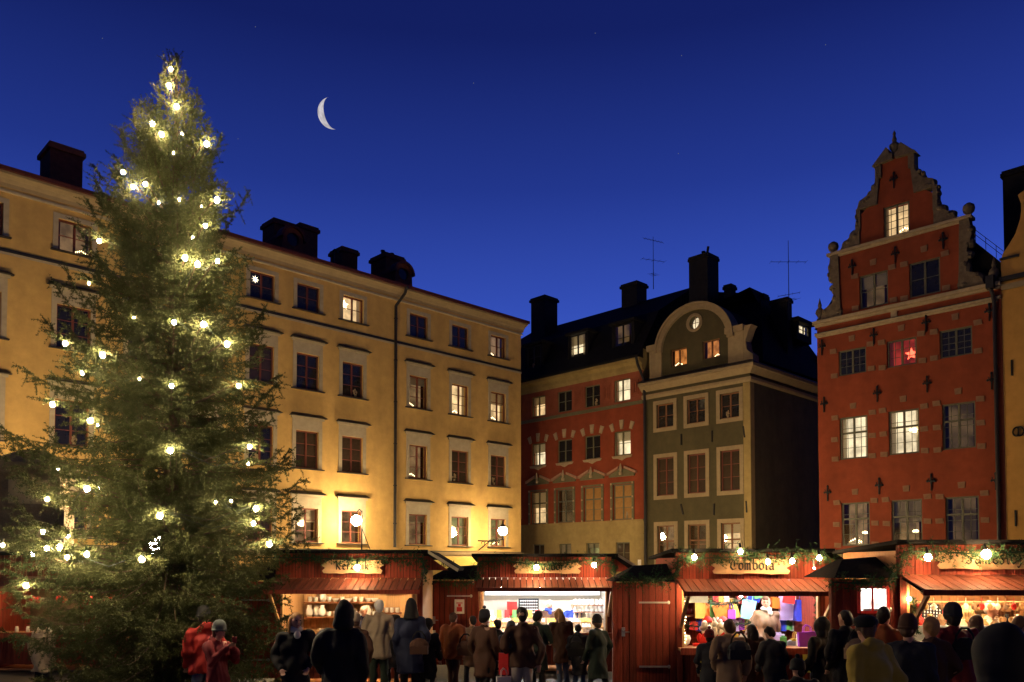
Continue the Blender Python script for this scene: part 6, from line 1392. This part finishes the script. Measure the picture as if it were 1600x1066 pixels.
person(1452, 966, 10.2, 178, 'person with blond hair in a brown coat before the handicraft stall', 'brown', 'charcoal', 'blonde', None, puff=1.2, hem=.6)
person(1492, 946, 10.6, 184, 'person in a dark red jacket before the handicraft counter', 'winered', 'charcoal', 'darkhair', 'beanie', 'charcoal', puff=1.3)
person(1548, 940, 13.3, 15, 'white haired seller in a patterned grey sweater inside the handicraft stall', 'knit', 'charcoal', 'grayhair', None, face=True, pose='front', puff=1.1)
person(1590, 962, 11.0, 120, 'person with brown hair in profile at the right edge of the photo', 'brown', 'black', 'brownhair', None, puff=1.1, pose='front')
person(1567, 998, 4.3, 182, 'person in a big black hood close to the camera at lower right', 'brown', 'black', None, 'hood', 'black', puff=1.25)
person(68, 968, 14.8, 170, 'person in a beige coat half hidden behind the lower left tree branches', 'beige', 'black', 'darkhair', None, hem=.62, puff=1.1)
person(614, 960, 15.6, 170, 'person in a dark grey coat and cap between the beige jacket and peaked hood', 'charcoal', 'black', 'darkhair', 'cap', 'black', hem=.6, lean=5)
person(757, 953, 14.2, 150, 'person in a dark brown coat and knitted hat before the spice stall door', 'brown', 'black', 'darkhair', 'bobble', 'charcoal', hem=.55, pose='walk', puff=1.1)
person(797, 972, 14.6, 200, 'short person in a dark coat and grey beanie left of the brown jacket', 'navy', 'black', 'brownhair', 'beanie', 'greywool', hem=.5, puff=1.15)
person(934, 962, 14.6, 215, 'person in a dark green parka at the right corner of the spice stall', 'darkgreen', 'black', 'brownhair', 'beanie', 'black', hem=.5, pose='walk', puff=1.15)
person(1110, 984, 13.2, 165, 'person in a dark coat and bobble hat at the left of the raffle counter', 'charcoal', 'black', 'darkhair', 'bobble', 'winered', hem=.5, puff=1.1)
person(1176, 975, 13.4, 200, 'person with long dark hair before the raffle seller', 'brown', 'black', 'darkhair', None, longhair=True, hem=.55, puff=1.1)
person(1283, 968, 12.4, 210, 'person in a black hood at the right post of the raffle stall', 'black', 'black', None, 'hood', 'black', hem=.5, puff=1.15)
person(1418, 964, 9.6, 165, 'person in a dark coat and beanie right of the mustard jacket', 'charcoal', 'black', 'brownhair', 'beanie', 'brown', hem=.5, puff=1.2, pose='walk')
person(1524, 964, 11.4, 200, 'person with long brown hair beside the dark red jacket', 'black', 'black', 'brownhair', None, longhair=True, hem=.5, puff=1.1)
def shoulder_bag(px, py, D, m, label, yaw=0):
    t = thing('shoulder_bag', label, 'bag', at(px, py, D), R(yaw))
    b = MB(); b.ell((0, 0, .13), (.17, .08, .14), 12, 8); b.box(-.15, .15, -.075, .075, .0, .14); b.build('pouch', m, t)
    MB().tube([(-.12, 0, .2), (-.10, .0, .30), (-.04, .0, .38), (.04, .0, .38), (.10, 0, .30), (.12, 0, .2)], .014, 6).build('strap', 'black', t)
shoulder_bag(655, 1022, 14.0, 'brown', 'brown shoulder bag beside the dark blue peaked hood coat'); shoulder_bag(728, 1024, 15.0, 'brown', 'dark brown handbag beside the rust brown jacket')
shoulder_bag(900, 1025, 15.1, 'black', 'black shoulder bag at the right end of the spice stall'); shoulder_bag(1155, 1030, 11.9, 'charcoal', 'dark shoulder bag on the tan coat at the raffle stall')
shoulder_bag(1340, 1030, 10.8, 'tan', 'tan shoulder bag between the black coat and the mustard jacket'); shoulder_bag(1508, 1030, 10.2, 'black', 'black shoulder bag on the dark red jacket at the handicraft stall')
bpy.context.view_layer.update()
dg = bpy.context.evaluated_depsgraph_get()
new = [(o, bpy.data.meshes.new_from_object(o.evaluated_get(dg))) for o in PENDING]
for o, me in new:
    o.modifiers.clear(); o.data = me
    if o.name.split('.')[0] in ('coat', 'trousers', 'hair', 'hood'):
        k_ = {'coat': .024, 'trousers': .016, 'hair': .018, 'hood': .018}[o.name.split('.')[0]]; nv = len(me.vertices)
        C_ = np.empty(nv * 3, np.float32); me.vertices.foreach_get('co', C_); C_ = C_.reshape(-1, 3); N_ = np.empty(nv * 3, np.float32); me.vertices.foreach_get('normal', N_); N_ = N_.reshape(-1, 3)
        ph = (nv % 97) * .37; f_ = np.zeros(nv)
        for q_ in range(7):
            kv = np.random.default_rng(q_ + nv).normal(size=3) * np.array([13, 13, 5]) * (1 + q_ * .25); f_ += np.sin(C_ @ kv + ph + q_ * 1.7 + 1.5 * np.sin(C_[:, 2] * 9 + q_)) / (1 + q_ * .3)
        C_ = C_ + N_ * (f_ * k_ * .45)[:, None]; me.vertices.foreach_set('co', C_.astype(np.float32).ravel())
    me.update(); me.polygons.foreach_set('use_smooth', [True] * len(me.polygons))
print('people tris', sum(len(m.polygons) for _, m in new) * 2, 'objects', len(bpy.data.objects))
